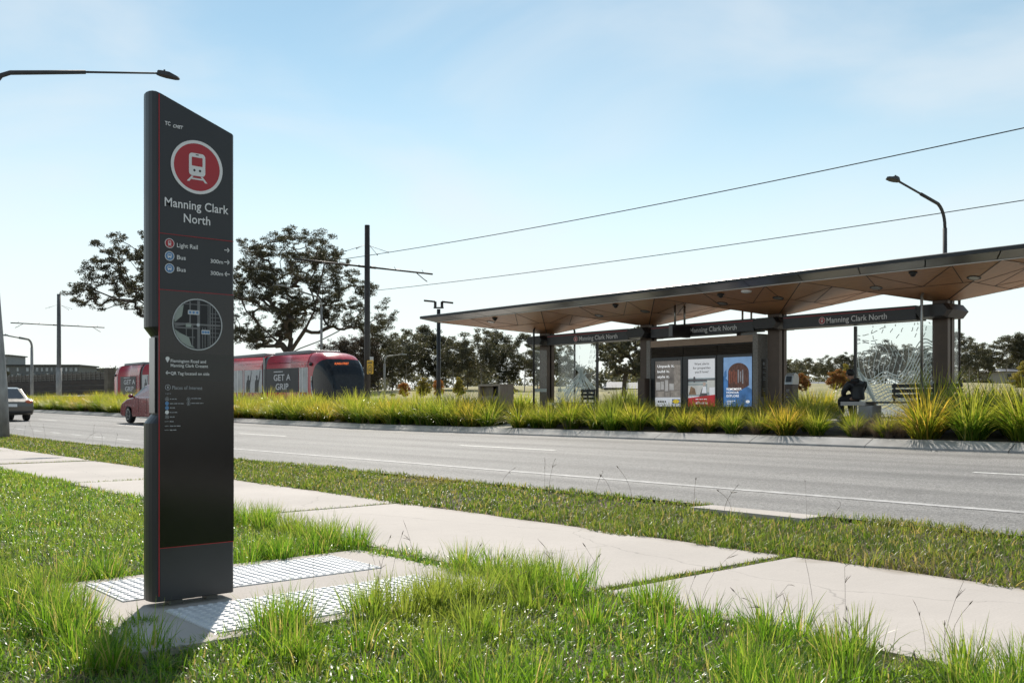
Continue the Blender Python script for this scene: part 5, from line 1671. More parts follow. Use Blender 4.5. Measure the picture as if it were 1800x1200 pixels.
def block(px0, px1, py_top, py_bot, d, label, rows, cols, m_wall, name="apartment_building", roofm=None, depth=9, steps=None):
    c = at_d((px0 + px1) / 2, HOR, d); s = d / FPX
    x0, x1 = (px0 - (px0 + px1) / 2) * s, (px1 - (px0 + px1) / 2) * s
    zt_, zb_ = CAMZ + (HOR - py_top) * s, CAMZ + (HOR - py_bot) * s
    o = thing(name, (c.x, c.y, zb_ - 2), label, "building")
    rx, ax = Vector((RGX, RGY, 0)), Vector((AXX, AXY, 0))
    Rm = Matrix.Rotation(HEAD, 3, 'Z')
    def P(x, y, z): return Vector((c.x, c.y, 0)) + rx * x + ax * y + ZU * z
    k = MB(); k.obox(P((x0 + x1) / 2, depth / 2, (zt_ + zb_ - 3) / 2), (x1 - x0, depth, zt_ - zb_ + 3), Rm); k.build("wall", m_wall, o)
    k = MB(); k.obox(P((x0 + x1) / 2, depth / 2, zt_ + .15), (x1 - x0 + .8, depth + .8, .28), Rm); k.build("roof", roofm or M_dark, o)
    for r in range(rows):
        hh = (zt_ - zb_) / rows
        for q in range(cols):
            if random.random() < .12: continue
            ww = (x1 - x0) / cols
            xx = x0 + ww * (q + .5); zz = zb_ + hh * (r + .5)
            k = MB(); k.obox(P(xx, -.02, zz), (ww * random.choice([.35, .5, .6]), .08, hh * .5), Rm)
            wo = k.build("window", mat("far_window", (.30, .33, .36), .1, var=.5, scale=.7), o)
        if r == 0:
            for q in range(0, cols, 3):
                ww = (x1 - x0) / cols; k = MB(); k.obox(P(x0 + ww * (q + .1), -.6, zb_ + hh * .5), (.25, 1.2, hh * .9), Rm); k.build("party_wall", mat("pale_render", (.42, .43, .44), .7), o)
    return o
block(10, 138, 643, 668, 205, "long dark grey terrace with two rows of windows above the left wall", 2, 15, mat("terrace_grey", (.13, .135, .14), .7, var=.2), roofm=M_dkroof)
block(138, 170, 651, 668, 230, "low dark flat roofed block behind the wall, left of the tram", 1, 5, mat("block_grey", (.20, .205, .21), .7, var=.2))
block(168, 192, 649, 668, 260, "pale far house block next to the tram's rear end", 1, 3, mat("block_pale", (.30, .31, .32), .7, var=.1))
block(-2, 14, 625, 668, 250, "tall grey block at the far left edge behind the lamp pole", 3, 2, mat("block_mid", (.25, .26, .27), .7, var=.2))

def house(px0, px1, py_eave, py_ridge, py_base, d, label, wallc, roofc):
    c = at_d((px0 + px1) / 2, HOR, d); s = d / FPX; W_ = (px1 - px0) * s; D_ = 8.0
    ze, zr_, zb_ = [CAMZ + (HOR - p) * s for p in (py_eave, py_ridge, py_base)]
    o = thing("house", (c.x, c.y, zb_ - 1), label, "house")
    Rm = Matrix.Rotation(HEAD, 3, 'Z')
    k = MB(); k.obox(Vector((c.x, c.y, 0)) + ZU * ((ze + zb_ - 1) / 2), (W_, D_, ze - zb_ + 1), Rm); k.build("wall", wallc, o)
    rx, ax = Vector((RGX, RGY, 0)), Vector((AXX, AXY, 0))
    P = lambda x, y, z: Vector((c.x, c.y, 0)) + rx * x + ax * y + ZU * z
    k = MB(); h_ = W_ / 2 + .5; e = D_ / 2 + .5
    k.add([P(-h_, -e, ze), P(h_, -e, ze), P(h_, e, ze), P(-h_, e, ze), P(-h_ * .7, 0, zr_), P(h_ * .7, 0, zr_)], [(0, 1, 5, 4), (2, 3, 4, 5), (1, 2, 5), (3, 0, 4), (0, 3, 2, 1)])
    k.build("roof", roofc, o)
    for q in (-.25, .22):
        k = MB(); k.obox(P(W_ * q, -D_ / 2 - .02, (ze + zb_) / 2), (W_ * .18, .08, (ze - zb_) * .5), Rm); k.build("window", M_tgls, o)
hr = mat("roof_slate", (.10, .105, .12), .6, var=.2); hw_ = mat("house_render", (.28, .27, .26), .8, var=.1); 
house(1739, 1790, 654, 648, 672, 150, "low grey house among the trees at the right edge", hw_, hr)
house(1429, 1446, 676, 671, 686, 170, "small far house beneath the trees left of the seated man", hw_, hr)
house(1066, 1100, 682, 671, 694, 140, "grey roofed house far behind the left glass screen", hw_, hr)
house(1104, 1140, 684, 672, 697, 118, "blue-grey roofed house left of the poster cabinet", mat("house_brick", (.22, .13, .10), .8), hr)
# ================================================================ vegetation
M_grass = leaf_mat("grass_blade", [(0, (.045, .115, .010)), (.45, (.092, .195, .018)), (.78, (.160, .262, .028)), (.90, (.25, .26, .07)), (.95, (.36, .31, .15)), (1, (.30, .22, .13))], trans=.55, rough=.32, spec=.55, tboost=2.1, tip=((.27, .30, .07), .6, .5), patch=(.6, (.17, .21, .045), .52, .75))
M_verge = leaf_mat("verge_grass_blade", [(0, (.060, .115, .013)), (.5, (.105, .175, .022)), (.78, (.17, .215, .04)), (.86, (.27, .23, .10)), (1, (.35, .28, .16))], trans=.5, rough=.4, spec=.4, tboost=1.9, tip=((.27, .26, .09), .55, .5), patch=(.45, (.25, .19, .09), .56, .78))
M_strap = leaf_mat("strappy_blade", [(0, (.045, .090, .012)), (.42, (.092, .145, .019)), (.76, (.18, .205, .028)), (.91, (.31, .265, .07)), (1, (.42, .32, .19))], trans=.5, rough=.27, spec=.7, tboost=2.35, tip=((.42, .35, .06), .5, .6), vary=[(0, (.72, .92, .85)), (.35, (1.0, 1.05, .95)), (.6, (.85, 1.0, .9)), (.85, (1.15, 1.02, .95)), (1, (1.25, .98, .9))])
M_plume = leaf_mat("dry_plume", [(0, (.16, .12, .10)), (.5, (.24, .18, .155)), (1, (.32, .25, .21))], trans=.35, rough=.6, spec=.2)
M_gum = leaf_mat("gum_leaf", [(0, (.052, .055, .037)), (.5, (.088, .089, .060)), (1, (.14, .13, .086))], trans=.34, rough=.45, spec=.45, tboost=1.4)
M_gum2 = leaf_mat("dark_gum_leaf", [(0, (.038, .040, .025)), (.5, (.060, .060, .038)), (1, (.10, .094, .058))], trans=.3, rough=.5, spec=.35, tboost=1.2)
M_brownleaf = leaf_mat("russet_leaf", [(0, (.035, .028, .022)), (.5, (.055, .042, .032)), (1, (.085, .062, .045))], trans=.2, rough=.5, spec=.3, tboost=1.2)
M_aut = leaf_mat("orange_leaf", [(0, (.26, .09, .03)), (.5, (.36, .15, .06)), (1, (.36, .24, .07))], trans=.45, rough=.5, spec=.3, tboost=1.5)
M_aut2 = leaf_mat("yellow_green_leaf", [(0, (.13, .14, .03)), (.5, (.22, .21, .05)), (1, (.34, .22, .07))], trans=.45, rough=.5, spec=.3, tboost=1.5)
M_autr = leaf_mat("red_green_leaf", [(0, (.10, .12, .03)), (.45, (.22, .17, .05)), (.6, (.32, .08, .04)), (1, (.38, .13, .07))], trans=.45, rough=.5, spec=.3, tboost=1.4)
M_bark = mat("gum_bark", (.085, .070, .058), .9, var=.4, scale=4, bump=.5, bscale=20)
M_bark2 = mat("pale_bark", (.34, .31, .28), .9, var=.4, scale=3, bump=.4, bscale=20)

def vnoise(x, y, s, seed=0):
    """value noise, vectorised"""
    x = np.asarray(x) * s + 91.7 * seed; y = np.asarray(y) * s + 37.3 * seed
    xi, yi = np.floor(x).astype(int), np.floor(y).astype(int)
    fx, fy = x - xi, y - yi
    fx, fy = fx * fx * (3 - 2 * fx), fy * fy * (3 - 2 * fy)
    def h(a, b):
        n = np.sin(a * 127.1 + b * 311.7 + seed * 17.17) * 43758.5453
        return n - np.floor(n)
    return (h(xi, yi) * (1 - fx) + h(xi + 1, yi) * fx) * (1 - fy) + (h(xi, yi + 1) * (1 - fx) + h(xi + 1, yi + 1) * fx) * fy

def blades(P, L, W, az, lean, seg=3, rng=RNG, droop=0.0):
    """ribbon blades rising from P (n,3): length L, width W, leaning towards az by lean (0 upright .. 1+ arching)"""
    n = len(P)
    t = np.linspace(0, 1, seg + 1)
    dx, dy = np.cos(az), np.sin(az)
    fa = az + np.pi / 2 + rng.normal(0, .5, n)
    sx, sy = np.cos(fa), np.sin(fa)
    V = np.empty((n, seg + 1, 2, 3), np.float32)
    # curve by integrating a bending direction
    ang0 = lean * .35; ang1 = lean * 1.35 + droop
    h = np.zeros(n); z = np.zeros(n)
    for k in range(seg + 1):
        if k:
            a = ang0 + (ang1 - ang0) * ((k - .5) / seg)
            h = h + np.sin(a) * L / seg; z = z + np.cos(a) * L / seg
        w = W * .5 * (1 - t[k]) ** .75 * (1.0 if k else .8) + W * .03
        cx, cy, cz = P[:, 0] + dx * h, P[:, 1] + dy * h, P[:, 2] + z
        V[:, k, 0] = np.stack([cx - sx * w, cy - sy * w, cz], -1)
        V[:, k, 1] = np.stack([cx + sx * w, cy + sy * w, cz], -1)
    base = np.arange(n)[:, None] * (2 * (seg + 1)) + np.arange(seg)[None] * 2
    Qd = np.stack([base, base + 1, base + 3, base + 2], -1).reshape(-1, 4)
    al = np.broadcast_to(t[None, :, None], (n, seg + 1, 2))
    return V.reshape(-1, 3), Qd, al.reshape(-1)

def to_px(u, v):
    d = AXX * u + AXY * v
    return 900 + FPX * (RGX * u + RGY * v) / np.maximum(d, .05), d

def join(parts):
    Vs, Qs, As, b = [], [], [], 0
    for V, Q_, A in parts:
        Vs.append(V); Qs.append(Q_ + b); As.append(A); b += len(V)
    return np.concatenate(Vs), np.concatenate(Qs), np.concatenate(As)

def scatter(u0, u1, v0, v1, dens, rng, margin=800):
    n = int(dens * (u1 - u0) * (v1 - v0))
    u, v = rng.uniform(u0, u1, n), rng.uniform(v0, v1, n)
    px, d = to_px(u, v)
    k = (d > 1.9) & (px > -margin) & (px < 1800 + margin)
    return u[k], v[k], d[k]

def lawn(u, v, d, rng, lmin, lmax, width, tuft=.05, hseed=3):
    """blades round tuft centres: neighbours share height and lean"""
    n = len(u)
    hgt = .5 * vnoise(u, v, 1.7, hseed) + .6 * vnoise(u, v, 7.0, hseed + 1) - .05
    cu = np.floor(u / tuft + .6 * np.sin(v * 9)) ; cv = np.floor(v / tuft + .6 * np.sin(u * 7))
    rnd = np.sin(cu * 12.9898 + cv * 78.233) * 43758.5453; rnd -= np.floor(rnd)
    L = (lmin + (lmax - lmin) * np.clip(hgt * .75 + .35 * rnd - .05, 0, 1.1)) * rng.uniform(.6, 1.15, n)
    az = rnd * 17 * np.pi + rng.normal(0, .9, n)
    lean = np.where(rng.random(n) < .34, rng.uniform(.9, 1.6, n), np.abs(rng.normal(.5, .4, n)) + .08)
    P = np.stack([u, v, H(u, v) - .01], -1)
    return P, L, width * rng.uniform(.6, 1.3, n), az, lean

rg = np.random.default_rng(21)
# ---- near lawn (camera side of the footpath)
parts = []
def on_pad(u, v):
    edge = .05 * (vnoise(u, v, 5, 9) - .5)
    return (u > -5.86 + edge) & (u < -4.10 + edge * 2 + .25 * np.clip((2.15 - v) / .7, 0, 1)*0) & (v > 1.52 + edge + .16 * (vnoise(u, v, 3, 4) > .55)) & (v < 3.55 + edge * 2)
for dens, dlo, dhi, l0, l1, w in ((5600, 1.9, 5.2, .04, .155, .0078), (3800, 5.2, 9.0, .04, .14, .0092), (1700, 9.0, 16.0, .04, .13, .013), (600, 16.0, 34.0, .04, .12, .022)):
    uu0, uu1 = (-7.0, 3.4) if dhi < 6 else (-12.5, -1) if dhi < 10 else (-23, -5) if dhi < 20 else (-46, -12)
    u, v, d = scatter(uu0, uu1, -1.5 if dhi > 6 else .2, 4.1, dens, rg)
    edge = 3.86 + .16 * (vnoise(u, v, 2.2, 5) - .45) + .10 * (vnoise(u, v, 9, 6) - .5)
    k = (d >= dlo) & (d < dhi) & (v < edge) & ~on_pad(u, v)
    thin = rg.random(len(u)) < np.clip(-.15 + 1.9 * vnoise(u, v, 5.5, 7) * (.5 + vnoise(u, v, 1.7, 8)), .34, 1)
    k &= thin
    P_, L_, W2, az_, ln_ = lawn(u[k], v[k], d[k], rg, l0, l1, w)
    parts.append(blades(P_, L_ * .9, W2, az_, ln_ + .08, rng=rg))
# taller ragged tufts along the pad and the path edge
def tufts(centres, n, r, l0, l1, w, rng):
    C = np.array(centres); k = rng.integers(0, len(C), n * len(C))
    off = rng.normal(0, r, (len(k), 2))
    u, v = C[k, 0] + off[:, 0], C[k, 1] + off[:, 1]
    P = np.stack([u, v, H(u, v) - .01], -1)
    az = np.arctan2(off[:, 1], off[:, 0]) + rng.normal(0, .4, len(k))
    return blades(P, rng.uniform(l0, l1, len(k)), w * rng.uniform(.6, 1.2, len(k)), az, np.abs(rng.normal(.55, .3, len(k))), seg=4, rng=rng)
cs = [(rg.uniform(-4.15, -3.9), rg.uniform(1.9, 3.5)) for _ in range(26)] + [(rg.uniform(-6.3, -4.0), rg.uniform(1.18, 1.5)) for _ in range(26)] + [(rg.uniform(-6.15, -5.85), rg.uniform(1.6, 3.5)) for _ in range(18)]
cs += [(rg.uniform(-4.1, 1.5), rg.normal(3.70, .10)) for _ in range(60)] + [(rg.uniform(-4.0, 0), rg.uniform(1.2, 3.4)) for _ in range(70)]
cs += [(rg.uniform(-9, -5.9), rg.normal(3.7, .12)) for _ in range(40)] + [(rg.uniform(-4.9, -3.9), rg.uniform(3.55, 3.85)) for _ in range(14)]
parts.append(tufts(cs, 70, .045, .12, .25, .0065, rg))
nth = 26000                                   # flattened blades near the ground
u, v, d = scatter(-12, 2.4, -1, 4.0, 900, rg)
k = (d > 2) & (d < 12) & ~on_pad(u, v) & (v < 3.86) & (vnoise(u, v, 4.5, 41) > .35)
u, v = u[k], v[k]; m = len(u)
parts.append(blades(np.stack([u, v, H(u, v) + rg.uniform(.0, .05, m)], -1), rg.uniform(.05, .13, m), rg.uniform(.004, .008, m), rg.uniform(0, 6.28, m), rg.uniform(2.2, 3.2, m), rng=rg))
V, Q, A = join(parts)
print("lawn blades", len(Q) // 3)
tag(link_mesh(np_mesh("lawn_grass", V, Q, A), "lawn_grass", M_grass), "bright green rough lawn grass round the totem and in the foreground", "grass", kind="stuff")
# ---- verge between footpath and road
parts = []
for dens, dlo, dhi, l0, l1, w in ((3600, 2, 9, .035, .15, .0085), (2000, 9, 18, .03, .13, .013), (800, 18, 45, .03, .12, .024), (220, 45, 90, .04, .12, .06)):
    uu0, uu1 = (-8.5, 4.6) if dhi < 10 else (-21, -3) if dhi < 20 else (-47, -12) if dhi < 50 else (-88, -40)
    u, v, d = scatter(uu0, uu1, 5.6, 7.35, dens, rg)
    lo = 5.80 - .20 * (vnoise(u, v, 1.6, 11) - .35) - .08 * (vnoise(u, v, 8, 12) - .5)
    hi = 7.24 + .20 * (vnoise(u, v, 1.1, 13) - .45) + .08 * (vnoise(u, v, 7, 14) - .5)
    bare = (u > -5.48) & (u < -4.36) & (v > 6.86)
    hi = np.where(bare, 6.88 + .12 * (vnoise(u, v, 5, 15) - .5), hi)
    k = (d >= dlo) & (d < dhi) & (v > lo) & (v < hi) & (rg.random(len(u)) < .4 + .8 * vnoise(u, v, 2.5, 16))
    P, L, W_, az, ln = lawn(u[k], v[k], d[k], rg, l0, l1, w, hseed=23)
    L *= np.where(v[k] > 6.8, .8, 1.0) * np.where(v[k] < 6.3, 1.25, 1)
    parts.append(blades(P, L * .82, W_, az, ln + .15, rng=rg))
# weeds in the opened joints of the path
for jn, wd in zip(JOINTS[8:16], [.02, .02, .03, .03, .03, .04, .05, .11]):
    n = 1500 if jn > -6 else 700
    v = rg.uniform(3.8, 5.85, n); u = jn + rg.normal(0, wd * .5, n)
    k = rg.random(n) < .25 + 1.0 * vnoise(v, u, 3, 18)
    P = np.stack([u[k], v[k], H(u[k], v[k]) - .012], -1); m = k.sum()
    parts.append(blades(P, rg.uniform(.015, .055, m), np.full(m, .007), rg.uniform(0, 6.3, m), rg.uniform(.4, 1.5, m), rng=rg))
V, Q, A = join(parts)
print("verge blades", len(Q) // 3)
tag(link_mesh(np_mesh("verge_grass", V, Q, A), "verge_grass", M_verge), "short green and straw grass between footpath and road", "grass", kind="stuff")
# ---- seed stalks standing above the grass
parts = []
sp = [(rg.uniform(-3.9, -.3), rg.normal(3.55, .3)) for _ in range(30)] + [(rg.uniform(-4.6, -3.9), rg.uniform(2.4, 3.6)) for _ in range(10)] + [(rg.uniform(-5.6, -4.7), rg.uniform(1.35, 1.6)) for _ in range(10)]
sp += [(rg.uniform(-9, 1), rg.normal(6.9, .18)) for _ in range(20)] + [(rg.uniform(-30, -14), rg.normal(6.9, .15)) for _ in range(10)]
k = MB()
for (u, v) in sp:
    px, d = to_px(np.array(u), np.array(v))
    if not (-100 < px < 1900) or d < 2.6: continue
    z0 = float(H(u, v)); L = rg.uniform(.18, .42) * (1.25 if d > 12 else 1); a = rg.uniform(0, 6.28); ln = rg.uniform(.1, .7)
    pts = [Vector((u + math.cos(a) * L * ln * t * t, v + math.sin(a) * L * ln * t * t, z0 + L * (t - .25 * ln * t * t))) for t in np.linspace(0, 1, 6)]
    r = .0008 if d < 8 else .0016
    k.tube(pts, r, 4, caps=False)
    e = pts[-1]; dr_ = (pts[-1] - pts[-2]).normalized()
    if rg.random() < .5:
        k.tube([e, e + dr_ * .012, e + dr_ * .03], [r, r * 3.6, r * 1.2], 5)
    else:
        for q in range(3):
            s_ = Vector((rg.normal(), rg.normal(), rg.normal() * .4)).normalized(); p0 = pts[-1 - (q > 0)]
            k.tube([p0, p0 + (dr_ + s_ * .8) * .02, p0 + (dr_ + s_) * .036], [r * .8, r * 2, r * .6], 4)
tag(k.build("seed_head_stalks", mat("dry_stalk", (.14, .105, .075), .8, var=.4, scale=30)), "thin dry seed stalks standing out of the grass", "grass", kind="stuff")

# ---- strappy clumps of the median bed
def clump_mesh(name, seed, n=330, L0=.55, L1=1.0, w=.016, spread=.13, mat_=None):
    r = np.random.default_rng(seed)
    a = r.uniform(0, 2 * np.pi, n); rad = spread * np.sqrt(r.random(n))
    P = np.stack([np.cos(a) * rad, np.sin(a) * rad, np.zeros(n) - .02], -1)
    q = r.random(n)
    lean = .10 + 1.15 * q ** .85 + r.normal(0, .10, n)
    az = a + r.normal(0, .45, n)
    V, Q_, A = blades(P, r.uniform(L0, L1, n) * (1 - .12 * q), w * r.uniform(.6, 1.2, n), az, np.clip(lean, .05, 1.5), seg=5, rng=r, droop=.25)
    return np_mesh(name, V, Q_, A)
variants = [clump_mesh("blades", 100 + i, n=[440, 390, 470, 420, 370, 430, 400][i], L0=.55 + .03 * i, L1=[1.12, 1.02, 1.2, 1.05, 1.14, 1.0, 1.22][i], w=.025, spread=.2) for i in range(7)]
for m_ in variants: m_.materials.append(M_strap)
plumev = [clump_mesh("plumes", 200 + i, n=420, L0=.30, L1=.62, w=.007, spread=.10) for i in range(3)]
for m_ in plumev: m_.materials.append(M_plume)
bedz = lambda u, v: float(np.interp(v, [16.08, 19.3, 19.31, 22.9], [.435, .655, .655, .655]) + g(u))
cr_ = np.random.default_rng(77)
nclump = 0
def clump(u, v, s, label, group, meshes=variants, name="strappy_plant"):
    me_ = meshes[int(cr_.integers(len(meshes)))]
    o = bpy.data.objects.new(name, me_); COL.objects.link(o)
    o.location = (u, v, bedz(u, v)); o.rotation_euler = (cr_.normal(0, .05), cr_.normal(0, .05), cr_.uniform(0, 6.28))
    o.scale = (s * cr_.uniform(.92, 1.12), s * cr_.uniform(.92, 1.12), s * cr_.uniform(.85, 1.08))
    tag(o, label, "plant", group)
ROWS = ("by the kerb", "in the second row from the kerb", "in the back row of the bed")
def place_label(px):
    return "left of the black totem" if px < 260 else "between the totem and the dark mast" if px < 650 else "between the dark mast and the pale bin" if px < 905 else "below the far left sign and posters" if px < 1330 else "below the right hand sign and bench" if px < 1560 else "at the right end"
for row, (v0, s0) in enumerate(((16.50, .86), (17.30, .88), (18.25, .92))):
    u = -75.0 + row * .4
    while u < -1.5:
        u += cr_.uniform(.50, .86) if row < 2 else cr_.uniform(.8, 1.2)
        v = v0 + cr_.normal(0, .13)
        px, d = to_px(np.array(u), np.array(v))
        if not (-60 < px < 1900): continue
        if -20.0 < u < -18.95: continue
        if 1495 < px < 1550:
            if row == 2: continue
        if row == 2 and 828 < px < 912: continue
        s = s0 * cr_.uniform(.84, 1.12)
        if px > 1625: s *= 1.2
        elif px > 1580: s *= .85
        elif 1125 < px < 1345: s *= .76
        elif 905 < px < 1445: s *= .88
        elif 1445 <= px <= 1580:
            if row > 1 and 1475 < px: continue
            s *= .58
        else: s *= 1.05
        lab = "strappy plant %s, %s" % (("by the kerb", "in the second row", "in the back row")[row], place_label(px))
        clump(u, v, s, lab, "strappy plants " + ROWS[row] + ", " + place_label(px))
for px, v, s in ((150, 16.5, 1.0), (128, 16.6, .9), (165, 16.5, .8), (820, 18.2, 1.0), (1545, 16.5, .8), (1562, 16.4, .8), (1640, 18.0, 1.0), (655, 17.9, 1.2), (690, 18.1, 1.1), (520, 18.0, 1.1), (470, 18.0, 1.1), (560, 18.3, 1.1), (1235, 16.5, .8), (95, 18, 1.1), (60, 18, 1.1), (1507, 16.45, .75), (1526, 16.9, .8), (1582, 16.5, .8), (1536, 17.6, .9), (1330, 16.4, .7), (1000, 16.4, .7)):
    p = on_v(px, HOR, v)
    clump(p.x, v, s, "pinkish dry feathery grass clump among the green strappy plants", "dry feathery grass clumps in the bed", plumev, "feathery_plant")
# plants on the track side, seen under the shelter
for px, v, s in ((1100, 22.6, 1.0), (1085, 22.75, .9), (1122, 22.5, 1.0), (918, 22.3, 1.0), (932, 22.5, .9), (905, 22.2, .9), (1418, 22.6, .95), (1440, 22.5, 1.1), (1460, 22.7, .9), (1405, 22.5, .8), (1700, 22.7, 1.0), (1735, 22.8, 1.0), (1770, 22.7, 1.0)):
    p = on_v(px, HOR, v)
    clump(p.x, v, s, "dark green strappy plant on the far side of the platform", "strappy plants beyond the platform")

print('clumps', sum(o.name.startswith('strappy_plant') for o in bpy.data.objects))
# ---- trees
def grow(centres, trunk, rng, r_tip=.02, step=.8, rmax=.5, sag=.10, power=2.3, limbs=()):
    """branches reaching from the trunk polyline to every foliage centre"""
    N = [np.array(p, float) for p in trunk]; par = [-1] + list(range(len(trunk) - 1))
    tl_ = len(N) - 1
    for lb_ in limbs:
        prev = tl_
        for p in lb_:
            N.append(np.array(p, float)); par.append(prev); prev = len(N) - 1
    order = np.argsort([np.linalg.norm(c - N[min(1, len(N) - 1)]) for c in centres])
    tips = []
    for ci in order:
        c = centres[ci]
        A = np.array(N)
        dv = c - A
        dist = np.linalg.norm(dv, axis=1)
        cost = dist + .55 * np.maximum(0, A[:, 2] - c[2]) + .06 * np.arange(len(A))[::-1] * 0
        cost[0] += 6; cost[:tl_] += 2.5
        i = int(np.argmin(cost))
        L = dist[i]; n = max(1, int(L / step)); prev = i
        s = N[i].copy()
        side = rng.normal(0, 1, 3); side -= side.dot(dv[i]) * dv[i] / (L * L + 1e-6)
        for q in range(1, n + 1):
            t = q / n
            p = s + (c - s) * t + side * .10 * L * math.sin(math.pi * t) * .6 + np.array([0, 0, -sag * L * math.sin(math.pi * t)]) + rng.normal(0, .06 * step, 3) * (q < n)
            N.append(p); par.append(prev); prev = len(N) - 1
        tips.append(prev)
    n = len(N); acc = np.zeros(n)
    kids = [[] for _ in range(n)]
    for i, p in enumerate(par):
        if p >= 0: kids[p].append(i)
    for i in range(n - 1, -1, -1):
        acc[i] = sum(acc[j] for j in kids[i]) if kids[i] else r_tip ** power
    rad = np.minimum(acc ** (1 / power), rmax)
    return np.array(N), par, rad

def limbs_mesh(name, N, par, rad, sides=6, rmin=.0):
    V, F = [], []
    ang = np.linspace(0, 2 * np.pi, sides, endpoint=False)
    for i, p in enumerate(par):
        if p < 0 or rad[i] < rmin: continue
        a, b = N[p], N[i]
        d = b - a; l = np.linalg.norm(d)
        if l < 1e-5: continue
        d /= l
        ref = np.array([0, 0, 1.0]) if abs(d[2]) < .9 else np.array([1.0, 0, 0])
        x = np.cross(d, ref); x /= np.linalg.norm(x); y = np.cross(d, x)
        r0 = min(rad[p], rad[i] * 1.25); r1 = rad[i]
        k0 = len(V)
        for c, r in ((a - d * r0 * .3, r0), (b + d * r1 * .3, r1)):
            for t in ang: V.append(c + r * (np.cos(t) * x + np.sin(t) * y))
        for q in range(sides):
            F.append((k0 + q, k0 + (q + 1) % sides, k0 + sides + (q + 1) % sides, k0 + sides + q))
    return np_mesh(name, np.array(V), np.array(F), smooth=True)

def leaves_mesh(name, centres, radii, per, size, rng, flat=.6, hang=.5, top=0.3):
    """small pointed leaves filling each foliage clump, more towards its top and rim"""
    C = np.asarray(centres); n = len(C)
    cnt = np.maximum(4, (per * (np.asarray(radii) / np.mean(radii)) ** 2).astype(int))
    k = np.repeat(np.arange(n), cnt); m = len(k)
    dirs = rng.normal(0, 1, (m, 3)); dirs /= np.linalg.norm(dirs, axis=1)[:, None]
    rr = rng.random(m) ** .45
    off = dirs * rr[:, None] * np.asarray(radii)[k][:, None]
    off[:, 2] = off[:, 2] * flat + top * np.asarray(radii)[k] * .3
    # break each clump into sprays
    sp_ = np.sin(off * (7.0 / np.mean(radii)) + k[:, None] * 3.1).sum(1)
    keep = sp_ > -.9
    k, off = k[keep], off[keep]; m = len(k)
    P = C[k] + off
    a = rng.normal(0, 1, (m, 3)); a[:, 2] -= hang; a /= np.linalg.norm(a, axis=1)[:, None]
    b = np.cross(a, rng.normal(0, 1, (m, 3))); b /= np.linalg.norm(b, axis=1)[:, None] + 1e-9
    L = size * rng.uniform(.6, 1.3, m)[:, None]; W_ = L * rng.uniform(.3, .5, m)[:, None]
    V = np.stack([P - a * L * .5, P + b * W_ * .5, P + a * L * .5, P - b * W_ * .5], 1).reshape(-1, 3)
    Q_ = np.arange(4 * m).reshape(m, 4)
    return np_mesh(name, V, Q_)

def in_poly(x, y, P):
    c = False; n = len(P)
    for i in range(n):
        x1, y1 = P[i]; x2, y2 = P[(i + 1) % n]
        if (y1 > y) != (y2 > y) and x < (x2 - x1) * (y - y1) / (y2 - y1) + x1: c = not c
    return c

def sprays(cs_, rs_, rng, k=6, spread=.80, rel=.42):
    """split every foliage centre into smaller sprays round it"""
    C, Rr = [], []
    for c, r in zip(cs_, rs_):
        for _ in range(k):
            o_ = rng.normal(0, 1, 3); o_ /= np.linalg.norm(o_); o_ *= r * spread * rng.uniform(.5, 1.15); o_[2] = o_[2] * .7 + .1 * r
            C.append(np.asarray(c) + o_); Rr.append(r * rel * rng.uniform(.7, 1.3))
    return C, Rr

def big_tree(name, label, d, trunk_px, outline, ncl, seed, dep, rad, per, size, leafm, barkm, holes=(), rmax=.55, sag=.08, limbs=()):
    rng = np.random.default_rng(seed)
    cs_, rs_ = [], []
    xs = [p[0] for p in outline]; ys = [p[1] for p in outline]
    while len(cs_) < ncl:
        x, y = rng.uniform(min(xs), max(xs)), rng.uniform(min(ys), max(ys))
        if not in_poly(x, y, outline): continue
        if any(((x - hx) / hr) ** 2 + ((y - hy) / (hr * .8)) ** 2 < 1 for hx, hy, hr in holes): continue
        dd = d + rng.normal(0, dep)
        p = np.array(at_d(x, y, d)) + np.array([AXX, AXY, 0]) * (dd - d)
        if cs_ and min(np.linalg.norm(p - q) for q in cs_) < rad * .55: continue
        cs_.append(p); rs_.append(rad * rng.uniform(.6, 1.25))
    tr_ = [np.array(at_d(x, y, d)) for x, y in trunk_px]
    tr_[0][2] = float(H(tr_[0][0], tr_[0][1])) - .2
    o = thing(name, Vector(tr_[0]), label, "tree")
    C4, R4 = sprays(cs_, rs_, rng)
    N, par, rd = grow(list(cs_) + C4, tr_, rng, r_tip=.017, step=.6, rmax=rmax, sag=sag, power=2.05, limbs=[[np.array(at_d(x, y, d + q)) for x, y, q in lb_] for lb_ in limbs])
    og = np.array(tr_[0])
    link_mesh(limbs_mesh("trunk", N - og, par, rd, 7), "trunk", barkm, o)
    link_mesh(leaves_mesh("crown", np.array(C4) - og, R4, per, size, rng, hang=.7), "crown", leafm, o)
    return o
